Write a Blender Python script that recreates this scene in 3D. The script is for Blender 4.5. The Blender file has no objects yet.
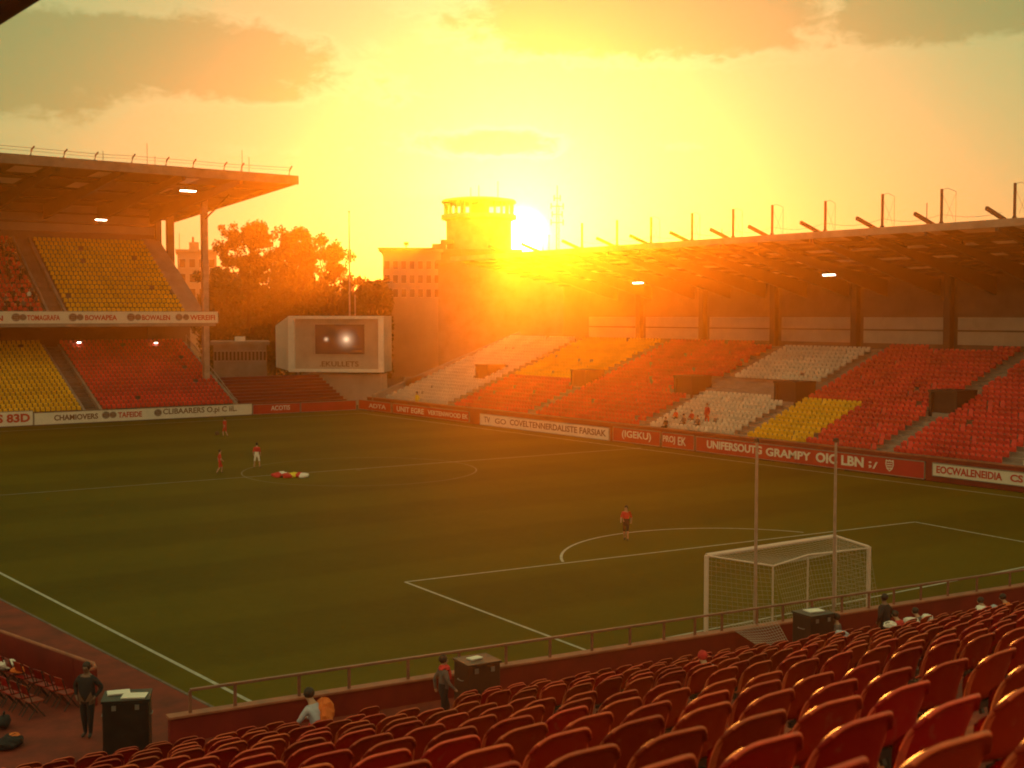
import bpy, bmesh, math, random
from mathutils import Vector, Matrix, Euler
random.seed(7)
R = math.radians
S = bpy.context.scene
C = bpy.data.collections.new('stadium'); S.collection.children.link(C)

# ---------------------------------------------------------------- camera
CAM_Z = 11.5
FPX = 1275.0
YAW = math.atan(912 / FPX)                 # camera bearing clockwise from +Y
PIT = math.atan(69 / FPX)
cam_d = bpy.data.cameras.new('camera'); cam = bpy.data.objects.new('camera', cam_d); C.objects.link(cam)
cam.location = (0, 0, CAM_Z); cam.rotation_euler = (math.pi / 2 - PIT, 0, -YAW)
cam_d.sensor_width = 36; cam_d.lens = 36 * FPX / 1024
cam_d.clip_start = 0.1; cam_d.clip_end = 3000
cam_d.dof.use_dof = True; cam_d.dof.focus_distance = 70; cam_d.dof.aperture_fstop = 3.2
S.camera = cam

# ---------------------------------------------------------------- world and sun
SUN_B = YAW + math.atan(10 / FPX)          # bearing of the sun
SUN_E = R(3.6)
SUN_LAMP_E = R(5.2)
w = bpy.data.worlds.new('World'); S.world = w; w.use_nodes = True
nt = w.node_tree; nt.nodes.clear()
class NB:
    def __init__(s, nt): s.nt = nt
    def n(s, t, **k):
        o = s.nt.nodes.new(t)
        for a, b in k.items(): setattr(o, a, b)
        return o
    def l(s, a, b): s.nt.links.new(a, b)
    def m(s, op, a, b=None, c=None):
        o = s.n('ShaderNodeMath', operation=op)
        for i, v in enumerate((a, b, c)):
            if v is None: continue
            if isinstance(v, (int, float)): o.inputs[i].default_value = v
            else: s.l(v, o.inputs[i])
        return o.outputs[0]
    def v(s, op, a, b=None, sc=None):
        o = s.n('ShaderNodeVectorMath', operation=op)
        for i, q in enumerate((a, b)):
            if q is None: continue
            if isinstance(q, (tuple, list)): o.inputs[i].default_value = q
            else: s.l(q, o.inputs[i])
        if sc is not None:
            if isinstance(sc, (int, float)): o.inputs['Scale'].default_value = sc
            else: s.l(sc, o.inputs['Scale'])
        return o.outputs['Value'] if op in ('DOT_PRODUCT', 'LENGTH') else o.outputs[0]
b = NB(nt)
tc = b.n('ShaderNodeTexCoord').outputs['Generated']
dirv = b.v('NORMALIZE', tc)
sep = b.n('ShaderNodeSeparateXYZ'); b.l(dirv, sep.inputs[0])
sd = (math.sin(SUN_B) * math.cos(SUN_E), math.cos(SUN_B) * math.cos(SUN_E), math.sin(SUN_E))
ang = b.m('MULTIPLY', b.m('ARCCOSINE', b.m('MINIMUM', b.v('DOT_PRODUCT', dirv, sd), 1.0)), 180 / math.pi)   # degrees from the sun
sky = b.n('ShaderNodeTexSky', sky_type='NISHITA'); sky.sun_disc = False
sky.sun_elevation = SUN_E; sky.sun_rotation = SUN_B; sky.dust_density = 4.0; sky.air_density = 1.5; sky.altitude = 50
warm = b.v('MULTIPLY', sky.outputs[0], (0.024, 0.020, 0.009))
def glow(amp, width, col, p=1.0):
    x = b.m('DIVIDE', ang, width)
    if p != 1.0: x = b.m('POWER', x, p)
    e = b.m('EXPONENT', b.m('MULTIPLY', x, -1.0))
    return b.v('SCALE', col, sc=b.m('MULTIPLY', e, amp))
def C3(c):
    o = b.n('ShaderNodeCombineXYZ')
    for i in range(3): o.inputs[i].default_value = c[i]
    return o.outputs[0]
base = b.v('SCALE', C3((0.22, 0.46, 0.20)), sc=b.m('ADD', 0.36, b.m('MULTIPLY', 0.64, b.m('EXPONENT', b.m('MULTIPLY', b.m('POWER', b.m('DIVIDE', ang, 48), 2.0), -1.0)))))
fo = b.n('ShaderNodeMapRange', interpolation_type='SMOOTHSTEP'); b.l(ang, fo.inputs[0]); fo.inputs[1].default_value = 45; fo.inputs[2].default_value = 105
fill = b.v('SCALE', C3((0.95, 0.60, 0.27)), sc=b.m('MULTIPLY', fo.outputs[0], 0.62))     # fill light added to the unseen sky away from the sun, lifts shaded surfaces
tot = b.v('ADD', b.v('ADD', warm, base), fill)
tot = b.v('ADD', tot, glow(1.0, 6.5, C3((0.04, 0.12, 0.42))))
tot = b.v('ADD', tot, glow(1.0, 2.2, C3((1.0, 0.9, 0.45))))
core = glow(26.0, 0.95, C3((1.0, 0.66, 0.22)), 4.0)
# clouds: elongated banks at fixed compass bearings and heights, broken up by noise
az = b.m('MULTIPLY', b.m('SUBTRACT', b.m('ARCTAN2', sep.outputs[0], sep.outputs[1]), YAW), 180 / math.pi)
el = b.m('MULTIPLY', b.m('ARCSINE', sep.outputs[2]), 180 / math.pi)
cv = b.n('ShaderNodeCombineXYZ'); b.l(b.m('MULTIPLY', az, 0.55), cv.inputs[0]); b.l(el, cv.inputs[1])
def noise(scale, det, rough, off=0.0, dist=0.0):
    o = b.n('ShaderNodeTexNoise', noise_dimensions='3D'); o.inputs['Scale'].default_value = scale; o.inputs['Detail'].default_value = det
    o.inputs['Roughness'].default_value = rough; o.inputs['Distortion'].default_value = dist
    b.l(b.v('ADD', cv.outputs[0], (off, off * .7, off * .3)), o.inputs['Vector']); return o.outputs[0]
n1 = noise(0.42, 8, 0.58); n2 = noise(1.5, 9, 0.66, 11.3, 0.7)
BANKS = [  # pixel-free: bearing offset (deg), elevation (deg), half width, half height, density
    (-16.5, 10.9, 10.0, 1.9, 1.1), (-22, 9.3, 6, 1.5, .8), (-11.5, 9.8, 3.2, .95, .8), (-5.4, 9.9, 1.9, 1.0, .52), (-1.0, 7.6, 4.2, .75, .80), (6.0, 13.0, 8.8, 1.9, 1.25),
    (-3.0, 14.3, 5, .9, .5), (19, 12.9, 6.5, 1.8, 1.1), (23, 11.0, 4.5, .8, .45), (-10.5, 7.2, 4, .5, .35), (-19, 6.6, 6, .5, .35), (8.3, 7.4, 2.6, .35, .3),
    (-30, 9, 5, 3, .8), (34, 12, 8, 2.5, .8), (-40, 16, 14, 4, .9), (10, 24, 16, 4, .9), (-15, 22, 12, 3, .8), (50, 15, 12, 4, .9)]
dens = None
for a0, e0, aw, ew, st in BANKS:
    dx = b.m('POWER', b.m('ABSOLUTE', b.m('DIVIDE', b.m('SUBTRACT', az, a0), aw)), 2.0)
    dyy = b.m('DIVIDE', b.m('SUBTRACT', el, e0), ew)
    q = b.m('MULTIPLY', b.m('EXPONENT', b.m('MULTIPLY', b.m('ADD', dx, b.m('POWER', b.m('ABSOLUTE', dyy), 2.0)), -1.0)), st)
    dens = q if dens is None else b.m('MAXIMUM', dens, q)
dn = b.m('ADD', dens, b.m('MULTIPLY', b.m('SUBTRACT', n1, 0.5), 0.95))
dn = b.m('ADD', dn, b.m('MULTIPLY', b.m('SUBTRACT', n2, 0.5), 0.62))
def sstep(x, lo, hi):
    o = b.n('ShaderNodeMapRange', interpolation_type='SMOOTHSTEP'); b.l(x, o.inputs[0]); o.inputs[1].default_value = lo; o.inputs[2].default_value = hi; return o.outputs[0]
cloud = sstep(dn, 0.26, 0.62); rim = b.m('MULTIPLY', sstep(dn, 0.26, 0.40), b.m('SUBTRACT', 1.0, sstep(dn, 0.42, 0.60)))
mx = b.n('ShaderNodeMix', data_type='VECTOR'); b.l(b.m('MULTIPLY', cloud, 0.92), mx.inputs[0]); b.l(tot, mx.inputs[4])
ccol = b.v('ADD', b.v('MULTIPLY', tot, (0.46, 0.63, 0.56)), (0.015, 0.02, 0.015)); b.l(ccol, mx.inputs[5])
tot2 = mx.outputs[1]
rimc = b.v('SCALE', b.v('MULTIPLY', tot, (0.30, 0.34, 0.42)), sc=b.m('MULTIPLY', rim, b.m('EXPONENT', b.m('DIVIDE', ang, -14.0))))
tot2 = b.v('ADD', b.v('ADD', tot2, rimc), core)
bg = b.n('ShaderNodeBackground'); b.l(tot2, bg.inputs[0]); bg.inputs[1].default_value = 0.5
out = b.n('ShaderNodeOutputWorld'); b.l(bg.outputs[0], out.inputs[0])
w.cycles.sampling_method = 'MANUAL'; w.cycles.sample_map_resolution = 2048

sl = bpy.data.lights.new('sun', 'SUN'); sun = bpy.data.objects.new('sun', sl); C.objects.link(sun)
sl.energy = 4.1; sl.angle = R(0.9); sl.color = (1.0, 0.34, 0.05)
sv = Vector((math.sin(SUN_B) * math.cos(SUN_LAMP_E), math.cos(SUN_B) * math.cos(SUN_LAMP_E), math.sin(SUN_LAMP_E)))
sun.rotation_euler = sv.to_track_quat('Z', 'Y').to_euler(); sun.location = sv * 500

S.view_settings.view_transform = 'Standard'; S.view_settings.look = 'None'; S.view_settings.exposure = 1.0; S.view_settings.gamma = 1.0
S.render.engine = 'CYCLES'
cy = S.cycles; cy.max_bounces = 6; cy.diffuse_bounces = 3; cy.glossy_bounces = 3; cy.transmission_bounces = 3; cy.volume_bounces = 1; cy.use_denoising = True
cy.filter_width = 1.9

# ---------------------------------------------------------------- helpers: rays, names, meshes
F3 = Vector((math.sin(YAW) * math.cos(PIT), math.cos(YAW) * math.cos(PIT), -math.sin(PIT)))
R3 = Vector((math.cos(YAW), -math.sin(YAW), 0)); U3 = R3.cross(F3)
O = Vector((0, 0, CAM_Z))
def ray(px, py): return F3 + R3 * ((px - 512) / FPX) + U3 * ((384 - py) / FPX)
def onZ(px, py, z=0.0): d = ray(px, py); return O + d * ((z - CAM_Z) / d.z)
def onX(px, py, X): d = ray(px, py); return O + d * (X / d.x)
def onY(px, py, Y): d = ray(px, py); return O + d * (Y / d.y)
def atD(px, py, D): return O + ray(px, py) * D
def pix(p):
    q = Vector(p) - O; d = q.dot(F3)
    if d <= 0.05: return None
    return 512 + FPX * q.dot(R3) / d, 384 - FPX * q.dot(U3) / d, d

def tag(o, label=None, cat=None, group=None, kind=None):
    if label: o['label'] = label
    if cat: o['category'] = cat
    if group: o['group'] = group
    if kind: o['kind'] = kind
    return o
def empty(name, loc=(0, 0, 0), rz=0.0):
    o = bpy.data.objects.new(name, None); C.objects.link(o); o.location = loc; o.rotation_euler = (0, 0, rz); o.empty_display_size = .2
    return o
def copy_tree(o, parent=None):
    c = o.copy(); C.objects.link(c); c.parent = parent
    for ch in list(o.children): copy_tree(ch, c)
    return c

class MB:
    """collects faces; build() links them as one mesh object"""
    def __init__(s): s.v = []; s.f = []; s.mi = []
    def quad(s, *p, m=0):
        i = len(s.v); s.v += [tuple(q) for q in p]; s.f.append(tuple(range(i, i + len(p)))); s.mi.append(m)
    def hexa(s, c, m=0):      # 8 corners: bottom 4 ccw, top 4 ccw
        i = len(s.v); s.v += [tuple(q) for q in c]
        for f in ((3, 2, 1, 0), (4, 5, 6, 7), (0, 1, 5, 4), (1, 2, 6, 5), (2, 3, 7, 6), (3, 0, 4, 7)):
            s.f.append(tuple(i + k for k in f)); s.mi.append(m)
    def box(s, x0, y0, z0, x1, y1, z1, m=0, M=None):
        c = [(x0, y0, z0), (x1, y0, z0), (x1, y1, z0), (x0, y1, z0), (x0, y0, z1), (x1, y0, z1), (x1, y1, z1), (x0, y1, z1)]
        if M: c = [M @ Vector(q) for q in c]
        s.hexa(c, m)
    def beam(s, p0, p1, w, h, m=0, up=(0, 0, 1)):
        p0 = Vector(p0); p1 = Vector(p1); d = (p1 - p0).normalized(); up = Vector(up)
        if abs(d.dot(up)) > .99: up = Vector((0, 1, 0))
        a = d.cross(up).normalized() * (w / 2); e = a.cross(d).normalized() * (h / 2)
        s.hexa([p0 - a - e, p0 + a - e, p1 + a - e, p1 - a - e, p0 - a + e, p0 + a + e, p1 + a + e, p1 - a + e], m)
    def tube(s, pts, r, n=6, m=0, caps=True):
        pts = [Vector(p) for p in pts]; rs = r if isinstance(r, (list, tuple)) else [r] * len(pts); base = len(s.v)
        ref = Vector((0, 0, 1))
        for k, p in enumerate(pts):
            d = (pts[min(k + 1, len(pts) - 1)] - pts[max(k - 1, 0)]).normalized()
            u = ref if abs(d.dot(ref)) < .95 else Vector((1, 0, 0))
            a = d.cross(u).normalized(); e = a.cross(d)
            for q in range(n):
                t = 2 * math.pi * q / n; s.v.append(tuple(p + (a * math.cos(t) + e * math.sin(t)) * rs[k]))
        for k in range(len(pts) - 1):
            for q in range(n):
                q2 = (q + 1) % n; s.f.append((base + k * n + q, base + k * n + q2, base + (k + 1) * n + q2, base + (k + 1) * n + q)); s.mi.append(m)
        if caps:
            s.f.append(tuple(base + q for q in range(n))); s.mi.append(m)
            e0 = base + (len(pts) - 1) * n; s.f.append(tuple(e0 + q for q in reversed(range(n)))); s.mi.append(m)
    def lathe(s, prof, n=16, c=(0, 0, 0), m=0, a0=0, a1=2 * math.pi):
        base = len(s.v); full = abs(a1 - a0 - 2 * math.pi) < 1e-6; nn = n if full else n + 1
        for r, z in prof:
            for q in range(nn):
                t = a0 + (a1 - a0) * q / n; s.v.append((c[0] + r * math.cos(t), c[1] + r * math.sin(t), c[2] + z))
        for k in range(len(prof) - 1):
            for q in range(n):
                q2 = (q + 1) % nn; s.f.append((base + k * nn + q, base + k * nn + q2, base + (k + 1) * nn + q2, base + (k + 1) * nn + q)); s.mi.append(m)
    def blob(s, c, r, seed=0, n=10, m=0, amp=.25):
        rr = random.Random(seed); ph = [rr.uniform(0, 6.28) for _ in range(6)]; base = len(s.v); k = n // 2 + 1
        for i in range(k + 1):
            th = math.pi * i / k
            for j in range(n):
                fi = 2 * math.pi * j / n
                q = 1 + amp * (math.sin(2 * fi + ph[0]) * math.sin(2 * th + ph[1]) + .6 * math.sin(3 * fi + ph[2] + 2 * th) + .4 * math.sin(5 * th + ph[3]) * math.cos(4 * fi + ph[4]))
                s.v.append((c[0] + r[0] * q * math.sin(th) * math.cos(fi), c[1] + r[1] * q * math.sin(th) * math.sin(fi), c[2] + r[2] * q * math.cos(th)))
        for i in range(k):
            for j in range(n):
                j2 = (j + 1) % n; s.f.append((base + i * n + j, base + (i + 1) * n + j, base + (i + 1) * n + j2, base + i * n + j2)); s.mi.append(m)
    def mesh(s, name, mats, smooth=False, recalc=True):
        me = bpy.data.meshes.new(name); me.from_pydata(s.v, [], s.f)
        for q in (mats if isinstance(mats, (list, tuple)) else [mats]): me.materials.append(q)
        me.polygons.foreach_set('material_index', s.mi)
        if recalc:
            bm = bmesh.new(); bm.from_mesh(me); bmesh.ops.recalc_face_normals(bm, faces=bm.faces); bm.to_mesh(me); bm.free()
        if smooth: me.polygons.foreach_set('use_smooth', [True] * len(me.polygons))
        me.update(); return me
    def build(s, name, mats, parent=None, smooth=False, bevel=0.0, recalc=True, loc=None, rz=0.0):
        me = s.mesh(name, mats, smooth, recalc); o = bpy.data.objects.new(name, me); C.objects.link(o)
        if parent is not None: o.parent = parent
        if loc is not None: o.location = loc
        o.rotation_euler = (0, 0, rz)
        if bevel:
            md = o.modifiers.new('bevel', 'BEVEL'); md.width = bevel; md.segments = 2; md.limit_method = 'ANGLE'
        return o
def rel(o, root):
    """keep world-space mesh data where it is under a root that stands elsewhere"""
    o.parent = root; o.matrix_parent_inverse = Matrix.Translation(root.location).inverted() if root.rotation_euler.z == 0 else (Matrix.Translation(root.location) @ Euler((0, 0, root.rotation_euler.z)).to_matrix().to_4x4()).inverted()
    return o

# ---------------------------------------------------------------- materials
def C3w(t):
    o = t.n('ShaderNodeCombineXYZ'); o.inputs[0].default_value = 1; o.inputs[1].default_value = .7; o.inputs[2].default_value = .4; return o.outputs[0]
def mat(name, col, rough=.6, var=.18, scale=3.0, metal=0.0, bump=0.0, col2=None, detail=4, spec=.5, emis=None, estr=0.0, trans=0.0, coat=0.0, objc=True):
    m = bpy.data.materials.new(name); m.use_nodes = True; t = NB(m.node_tree); p = m.node_tree.nodes['Principled BSDF']
    p.inputs['Roughness'].default_value = rough; p.inputs['Metallic'].default_value = metal; p.inputs['Specular IOR Level'].default_value = spec
    co = t.n('ShaderNodeTexCoord').outputs['Object']
    nz = t.n('ShaderNodeTexNoise'); nz.inputs['Scale'].default_value = scale; nz.inputs['Detail'].default_value = detail; nz.inputs['Roughness'].default_value = .65
    t.l(co, nz.inputs['Vector'])
    rp = t.n('ShaderNodeValToRGB'); rp.color_ramp.elements[0].position = .32; rp.color_ramp.elements[1].position = .68
    c2 = col2 if col2 else tuple(c * (1 - var) for c in col); c1 = tuple(min(1, c * (1 + var)) for c in col) if not col2 else col
    rp.color_ramp.elements[0].color = (*c2, 1); rp.color_ramp.elements[1].color = (*c1, 1)
    t.l(nz.outputs[0], rp.inputs[0]); t.l(rp.outputs[0], p.inputs['Base Color'])
    rr = t.n('ShaderNodeMapRange'); rr.inputs[3].default_value = max(.03, rough - .1); rr.inputs[4].default_value = min(1, rough + .12); t.l(nz.outputs[0], rr.inputs[0]); t.l(rr.outputs[0], p.inputs['Roughness'])
    if bump:
        n2 = t.n('ShaderNodeTexNoise'); n2.inputs['Scale'].default_value = scale * 9; n2.inputs['Detail'].default_value = 3; t.l(co, n2.inputs['Vector'])
        bp = t.n('ShaderNodeBump'); bp.inputs['Strength'].default_value = bump; bp.inputs['Distance'].default_value = .03; t.l(n2.outputs[0], bp.inputs['Height']); t.l(bp.outputs[0], p.inputs['Normal'])
    if emis: p.inputs['Emission Color'].default_value = (*emis, 1); p.inputs['Emission Strength'].default_value = estr
    if coat: p.inputs['Coat Weight'].default_value = coat; p.inputs['Coat Roughness'].default_value = .15
    if trans:
        tr = t.n('ShaderNodeBsdfTranslucent'); t.l(rp.outputs[0], tr.inputs[0]); ms = t.n('ShaderNodeMixShader'); ms.inputs[0].default_value = trans
        t.l(p.outputs[0], ms.inputs[1]); t.l(tr.outputs[0], ms.inputs[2]); t.l(ms.outputs[0], m.node_tree.nodes['Material Output'].inputs[0])
    return m
RED = (.42, .022, .015)
M = dict(
    seat_red=mat('red plastic', (.24, .009, .004), .42, .12, 1.5, spec=.3), seat_rim=mat('red edge with painted highlight', (.55, .10, .045), .40, .25, 9), seat_red2=mat('faded red plastic', (.46, .035, .022), .34, .3, 1.5), seat_far_red=mat('side red plastic', (.66, .045, .035), .45, .3, .35),  # seat rims: light catching the edge is painted in as a brighter orange red
    seat_yel=mat('yellow plastic', (.80, .46, .02), .45, .22, .4), seat_white=mat('pale plastic', (.62, .56, .48), .45, .18, .4),
    steel=mat('galvanised steel', (.30, .29, .27), .45, .2, 2, metal=.7), dark=mat('dark painted steel', (.03, .022, .018), .55, .3, 1.5),
    post=mat('weathered pole paint', (.36, .25, .20), .45, .25, 1.2), rail=mat('rail paint', (.22, .10, .065), .38, .25, 3),
    conc=mat('concrete', (.26, .23, .20), .85, .25, .5, bump=.3), conc_dark=mat('stained concrete', (.15, .12, .10), .9, .35, .5, bump=.3), white=mat('white paint', (.72, .70, .66), .5, .08, 1.5),
    wall_dark=mat('dim wall cladding', (.15, .10, .075), .8, .2, .4), floor_red=mat('red painted terrace', (.17, .026, .013), .92, .35, 1.1, bump=.25), wall_red=mat('red painted wall', (.17, .012, .008), .5, .25, .8, bump=.1), cop=mat('worn coping', (.32, .11, .06), .55, .3, 2),
    clad=mat('cladding', (.42, .36, .30), .7, .15, .4), roof=mat('roof sheet', (.085, .06, .05), .75, .25, .3), rooflight=mat('grp rooflight', (.45, .36, .28), .7, .15, .3, trans=.5),
    board_white=mat('board white', (.66, .62, .56), .5, .06, .8), board_red=mat('board red', (.42, .018, .018), .5, .15, .5), ink_red=mat('red ink', (.45, .03, .025), .6, .1), ink_brown=mat('brown ink', (.13, .06, .04), .6, .2), ink_white=mat('white ink', (.70, .67, .62), .6, .08), ink_grey=mat('grey ink', (.22, .2, .19), .6, .2),
    lamp=mat('lamp face', (.9, .85, .7), .4, .02, emis=(1, .88, .62), estr=9.0), net=mat('net cord', (.38, .33, .28), .8, .1), goalw=mat('goal paint', (.66, .52, .46), .35, .06, 2),
    black=mat('black case', (.018, .015, .014), .42, .3, 3, bump=.1), paper=mat('paper', (.80, .77, .72), .7, .05, 5), line_worn=mat('worn pitch paint', (.17, .16, .09), .9, .3, 1.2), bark=mat('bark', (.07, .045, .03), .9, .3, 2), leaf=mat('leaf', (.085, .06, .02), .6, .4, .35, trans=.3), leaf2=mat('dense leaf', (.05, .055, .018), .6, .4, .35, trans=.22),
    skin=mat('skin', (.42, .24, .16), .5, .08), skin_dark=mat('brown skin', (.16, .085, .055), .5, .08), hair=mat('hair', (.02, .013, .01), .6, .2), k_red=mat('red cloth', (.55, .03, .03), .8, .2, 6), k_white=mat('white cloth', (.75, .73, .70), .8, .1, 6), k_dark=mat('dark cloth', (.016, .015, .018), .85, .3, 6), k_blue=mat('pale blue cloth', (.40, .44, .55), .8, .15, 6), k_grey=mat('grey cloth', (.12, .10, .10), .85, .2, 6), k_yel=mat('yellow cloth', (.75, .62, .04), .7, .1, 6), k_orange=mat('orange cloth', (.70, .17, .03), .8, .1, 6), shoe=mat('shoe', (.03, .025, .025), .5, .2),
    line=mat('pitch paint', (.42, .42, .36), .9, .2, 2.5), brick=mat('render wall', (.34, .27, .20), .85, .2, .1), glass=mat('dark glass', (.03, .03, .035), .12, .1), bin=mat('brown bin', (.05, .022, .014), .5, .25, 2), asphalt=mat('asphalt', (.05, .045, .04), .95, .3, .05))

for k_m in ('seat_red', 'seat_rim', 'seat_red2'):       # every seat has aged a little differently
    t = NB(M[k_m].node_tree); p = M[k_m].node_tree.nodes['Principled BSDF']; src = p.inputs['Base Color'].links[0].from_socket
    hv_ = t.n('ShaderNodeHueSaturation'); oi = t.n('ShaderNodeObjectInfo'); t.l(src, hv_.inputs['Color'])
    t.l(t.m('ADD', 0.72, t.m('MULTIPLY', oi.outputs['Random'], 0.62)), hv_.inputs['Value']); t.l(t.m('ADD', 0.494, t.m('MULTIPLY', t.m('FRACT', t.m('MULTIPLY', oi.outputs['Random'], 7.3)), 0.014)), hv_.inputs['Hue'])
    dz = t.n('ShaderNodeTexNoise'); dz.inputs['Scale'].default_value = 14; dz.inputs['Detail'].default_value = 6; t.l(t.v('ADD', t.n('ShaderNodeTexCoord').outputs['Object'], t.v('SCALE', C3w(t), sc=t.m('MULTIPLY', oi.outputs['Random'], 37.0))), dz.inputs['Vector'])
    dm = t.n('ShaderNodeMapRange'); dm.inputs[1].default_value = .60; dm.inputs[2].default_value = .74; dm.inputs[4].default_value = .35; t.l(dz.outputs[0], dm.inputs[0])
    mxc = t.n('ShaderNodeMix', data_type='RGBA'); t.l(dm.outputs[0], mxc.inputs[0]); t.l(hv_.outputs[0], mxc.inputs[6]); mxc.inputs[7].default_value = (.30, .12, .08, 1); t.l(mxc.outputs[2], p.inputs['Base Color'])
# ---------------------------------------------------------------- setting: ground, pitch, markings
def grass_mat():
    m = bpy.data.materials.new('mown grass'); m.use_nodes = True; t = NB(m.node_tree); p = m.node_tree.nodes['Principled BSDF']
    co = t.n('ShaderNodeTexCoord').outputs['Object']; sp = t.n('ShaderNodeSeparateXYZ'); t.l(co, sp.inputs[0])
    s1 = t.m('SINE', t.m('MULTIPLY', sp.outputs[1], math.pi / 5.6)); band = t.n('ShaderNodeMapRange'); band.inputs[1].default_value = -.25; band.inputs[2].default_value = .25; t.l(s1, band.inputs[0])
    def nz(sc, d): o = t.n('ShaderNodeTexNoise'); o.inputs['Scale'].default_value = sc; o.inputs['Detail'].default_value = d; o.inputs['Roughness'].default_value = .7; t.l(co, o.inputs['Vector']); return o.outputs[0]
    a = nz(.09, 5); c = nz(2.2, 6); e = nz(14, 3)
    f = t.m('ADD', t.m('MULTIPLY', band.outputs[0], .12), t.m('ADD', t.m('MULTIPLY', a, .55), t.m('ADD', t.m('MULTIPLY', c, .30), t.m('MULTIPLY', e, .25))))
    rp = t.n('ShaderNodeValToRGB'); rp.color_ramp.elements[0].position = .38; rp.color_ramp.elements[1].position = .85
    rp.color_ramp.elements[0].color = (.066, .054, .002, 1); rp.color_ramp.elements[1].color = (.122, .100, .005, 1); t.l(f, rp.inputs[0]); t.l(rp.outputs[0], p.inputs['Base Color'])
    p.inputs['Roughness'].default_value = .75; p.inputs['Specular IOR Level'].default_value = .08
    p.inputs['Sheen Weight'].default_value = .0; p.inputs['Sheen Roughness'].default_value = .5
    bp = t.n('ShaderNodeBump'); bp.inputs['Strength'].default_value = .5; bp.inputs['Distance'].default_value = .05; t.l(e, bp.inputs['Height']); t.l(bp.outputs[0], p.inputs['Normal'])
    return m
g = MB(); g.quad((-650, -650, -.05), (650, -650, -.05), (650, 650, -.05), (-650, 650, -.05)); tag(g.build('ground', M['asphalt'], recalc=False), kind='structure')
g = MB(); n = 24
X0, X1, Y0, Y1 = 12.6, 74.6, 28.5, 135.8
for i in range(n):
    for j in range(n):
        xa, xb = X0 + (X1 - X0) * i / n, X0 + (X1 - X0) * (i + 1) / n; ya, yb = Y0 + (Y1 - Y0) * j / n, Y0 + (Y1 - Y0) * (j + 1) / n
        g.quad((xa, ya, 0), (xb, ya, 0), (xb, yb, 0), (xa, yb, 0))
tag(g.build('pitch', grass_mat(), recalc=False), kind='structure')
lm = MB(); LZ = .006
def line(p, q, w=.12, z=LZ):
    p = Vector((p[0], p[1], z)); q = Vector((q[0], q[1], z)); d = (q - p).normalized(); a = Vector((-d.y, d.x, 0)) * w / 2
    lm.quad(p - a, q - a, q + a, p + a)
def arc(cx, cy, r, t0, t1, w=.12, n=48):
    for k in range(n):
        a, c = t0 + (t1 - t0) * k / n, t0 + (t1 - t0) * (k + 1) / n
        lm.quad(*[(cx + rr * math.cos(t), cy + rr * math.sin(t), LZ + .004) for rr, t in ((r - w / 2, a), (r - w / 2, c), (r + w / 2, c), (r + w / 2, a))])
PB = [onZ(405, 582), onZ(915, 522), onZ(1024, 542), onZ(548, 636)]
TL = [onZ(0, 573), onZ(218, 685)]; dv = (TL[0] - TL[1]).normalized()
line(TL[1] - dv * 3.5, TL[0] + dv * 74, .14)
gy = TL[1].y - dv.y * 3.5
line(PB[0], PB[1], .13)
dl = (PB[3] - PB[0]); dr = (PB[2] - PB[1]); YG = 33.3
line(PB[0], PB[0] + dl * ((PB[0].y - YG) / -dl.y if dl.y else 1), .13)
line(PB[1], PB[1] + dr * ((PB[1].y - YG) / abs(dr.y)), .13)
line((15.4, YG), (72.5, YG), .12, LZ + .008)
H0, H1 = onZ(0, 495), onZ(275, 477); hd = (H1 - H0).normalized(); yc = H1.y
line((H0.x - 6, H0.y, 0), (73, yc - .3), .09, LZ + .012)
CX = 45.5; main_lm = lm; lm = MB(); arc(CX, yc - .2, 8.6, 0, 2 * math.pi, .10, 72); lm.lathe([(0, LZ + .02), (.22, LZ + .02)], 12, (CX, yc, 0)); tag(lm.build('centre_circle_marking', M['line_worn'], recalc=False), kind='structure'); lm = main_lm
line((72.5, YG), (72.5, 131.5), .12); line((15, 131.5), (72.5, 131.5), .12, LZ + .004)
a0 = onZ(563, 562); a1 = onZ(800, 534); top = onZ(690, 532)
ccx, ccy = (a0.x + a1.x) / 2, (a0.y + a1.y) / 2 - 3.6; rr_ = (Vector((a0.x, a0.y)) - Vector((ccx, ccy))).length
t0 = math.atan2(a1.y - ccy, a1.x - ccx); t1 = math.atan2(a0.y - ccy, a0.x - ccx); arc(ccx, ccy, rr_, t0, t1, .13)
tag(lm.build('pitch_markings', M['line'], recalc=False), kind='structure')

# near stand frame: u along the wall, v distance in front of the camera
WA = onZ(170, 718, 2.5); WB = onZ(1022, 586, 2.5); Ud = Vector((WB.x - WA.x, WB.y - WA.y, 0)).normalized(); Nd = Vector((-Ud.y, Ud.x, 0)); ROT = math.atan2(Ud.y, Ud.x)
VW = Nd.dot(WA); UA = Ud.dot(WA); UB = Ud.dot(WB)
def ns(u, v, z): return Ud * u + Nd * v + Vector((0, 0, z))
def nsbox(mb, u0, v0, z0, u1, v1, z1, m=0):
    mb.hexa([ns(u0, v0, z0), ns(u1, v0, z0), ns(u1, v1, z0), ns(u0, v1, z0), ns(u0, v0, z1), ns(u1, v0, z1), ns(u1, v1, z1), ns(u0, v1, z1)], m)
CZ = 1.0                                           # concourse level
cm = MB(); E0 = onZ(0, 600, CZ); E1 = onZ(190, 697, CZ); ed = (E0 - E1).normalized()
q = [E1 - ed * 5, E0 + ed * 85]; cm.hexa([(-40, q[0].y, -.04), (q[0].x, q[0].y, -.04), (q[1].x, q[1].y, -.04), (-40, q[1].y, -.04), (-40, q[0].y, CZ), (q[0].x, q[0].y, CZ), (q[1].x, q[1].y, CZ), (-40, q[1].y, CZ)])
tag(cm.build('concourse', M['floor_red']), kind='structure')
km = MB()
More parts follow.
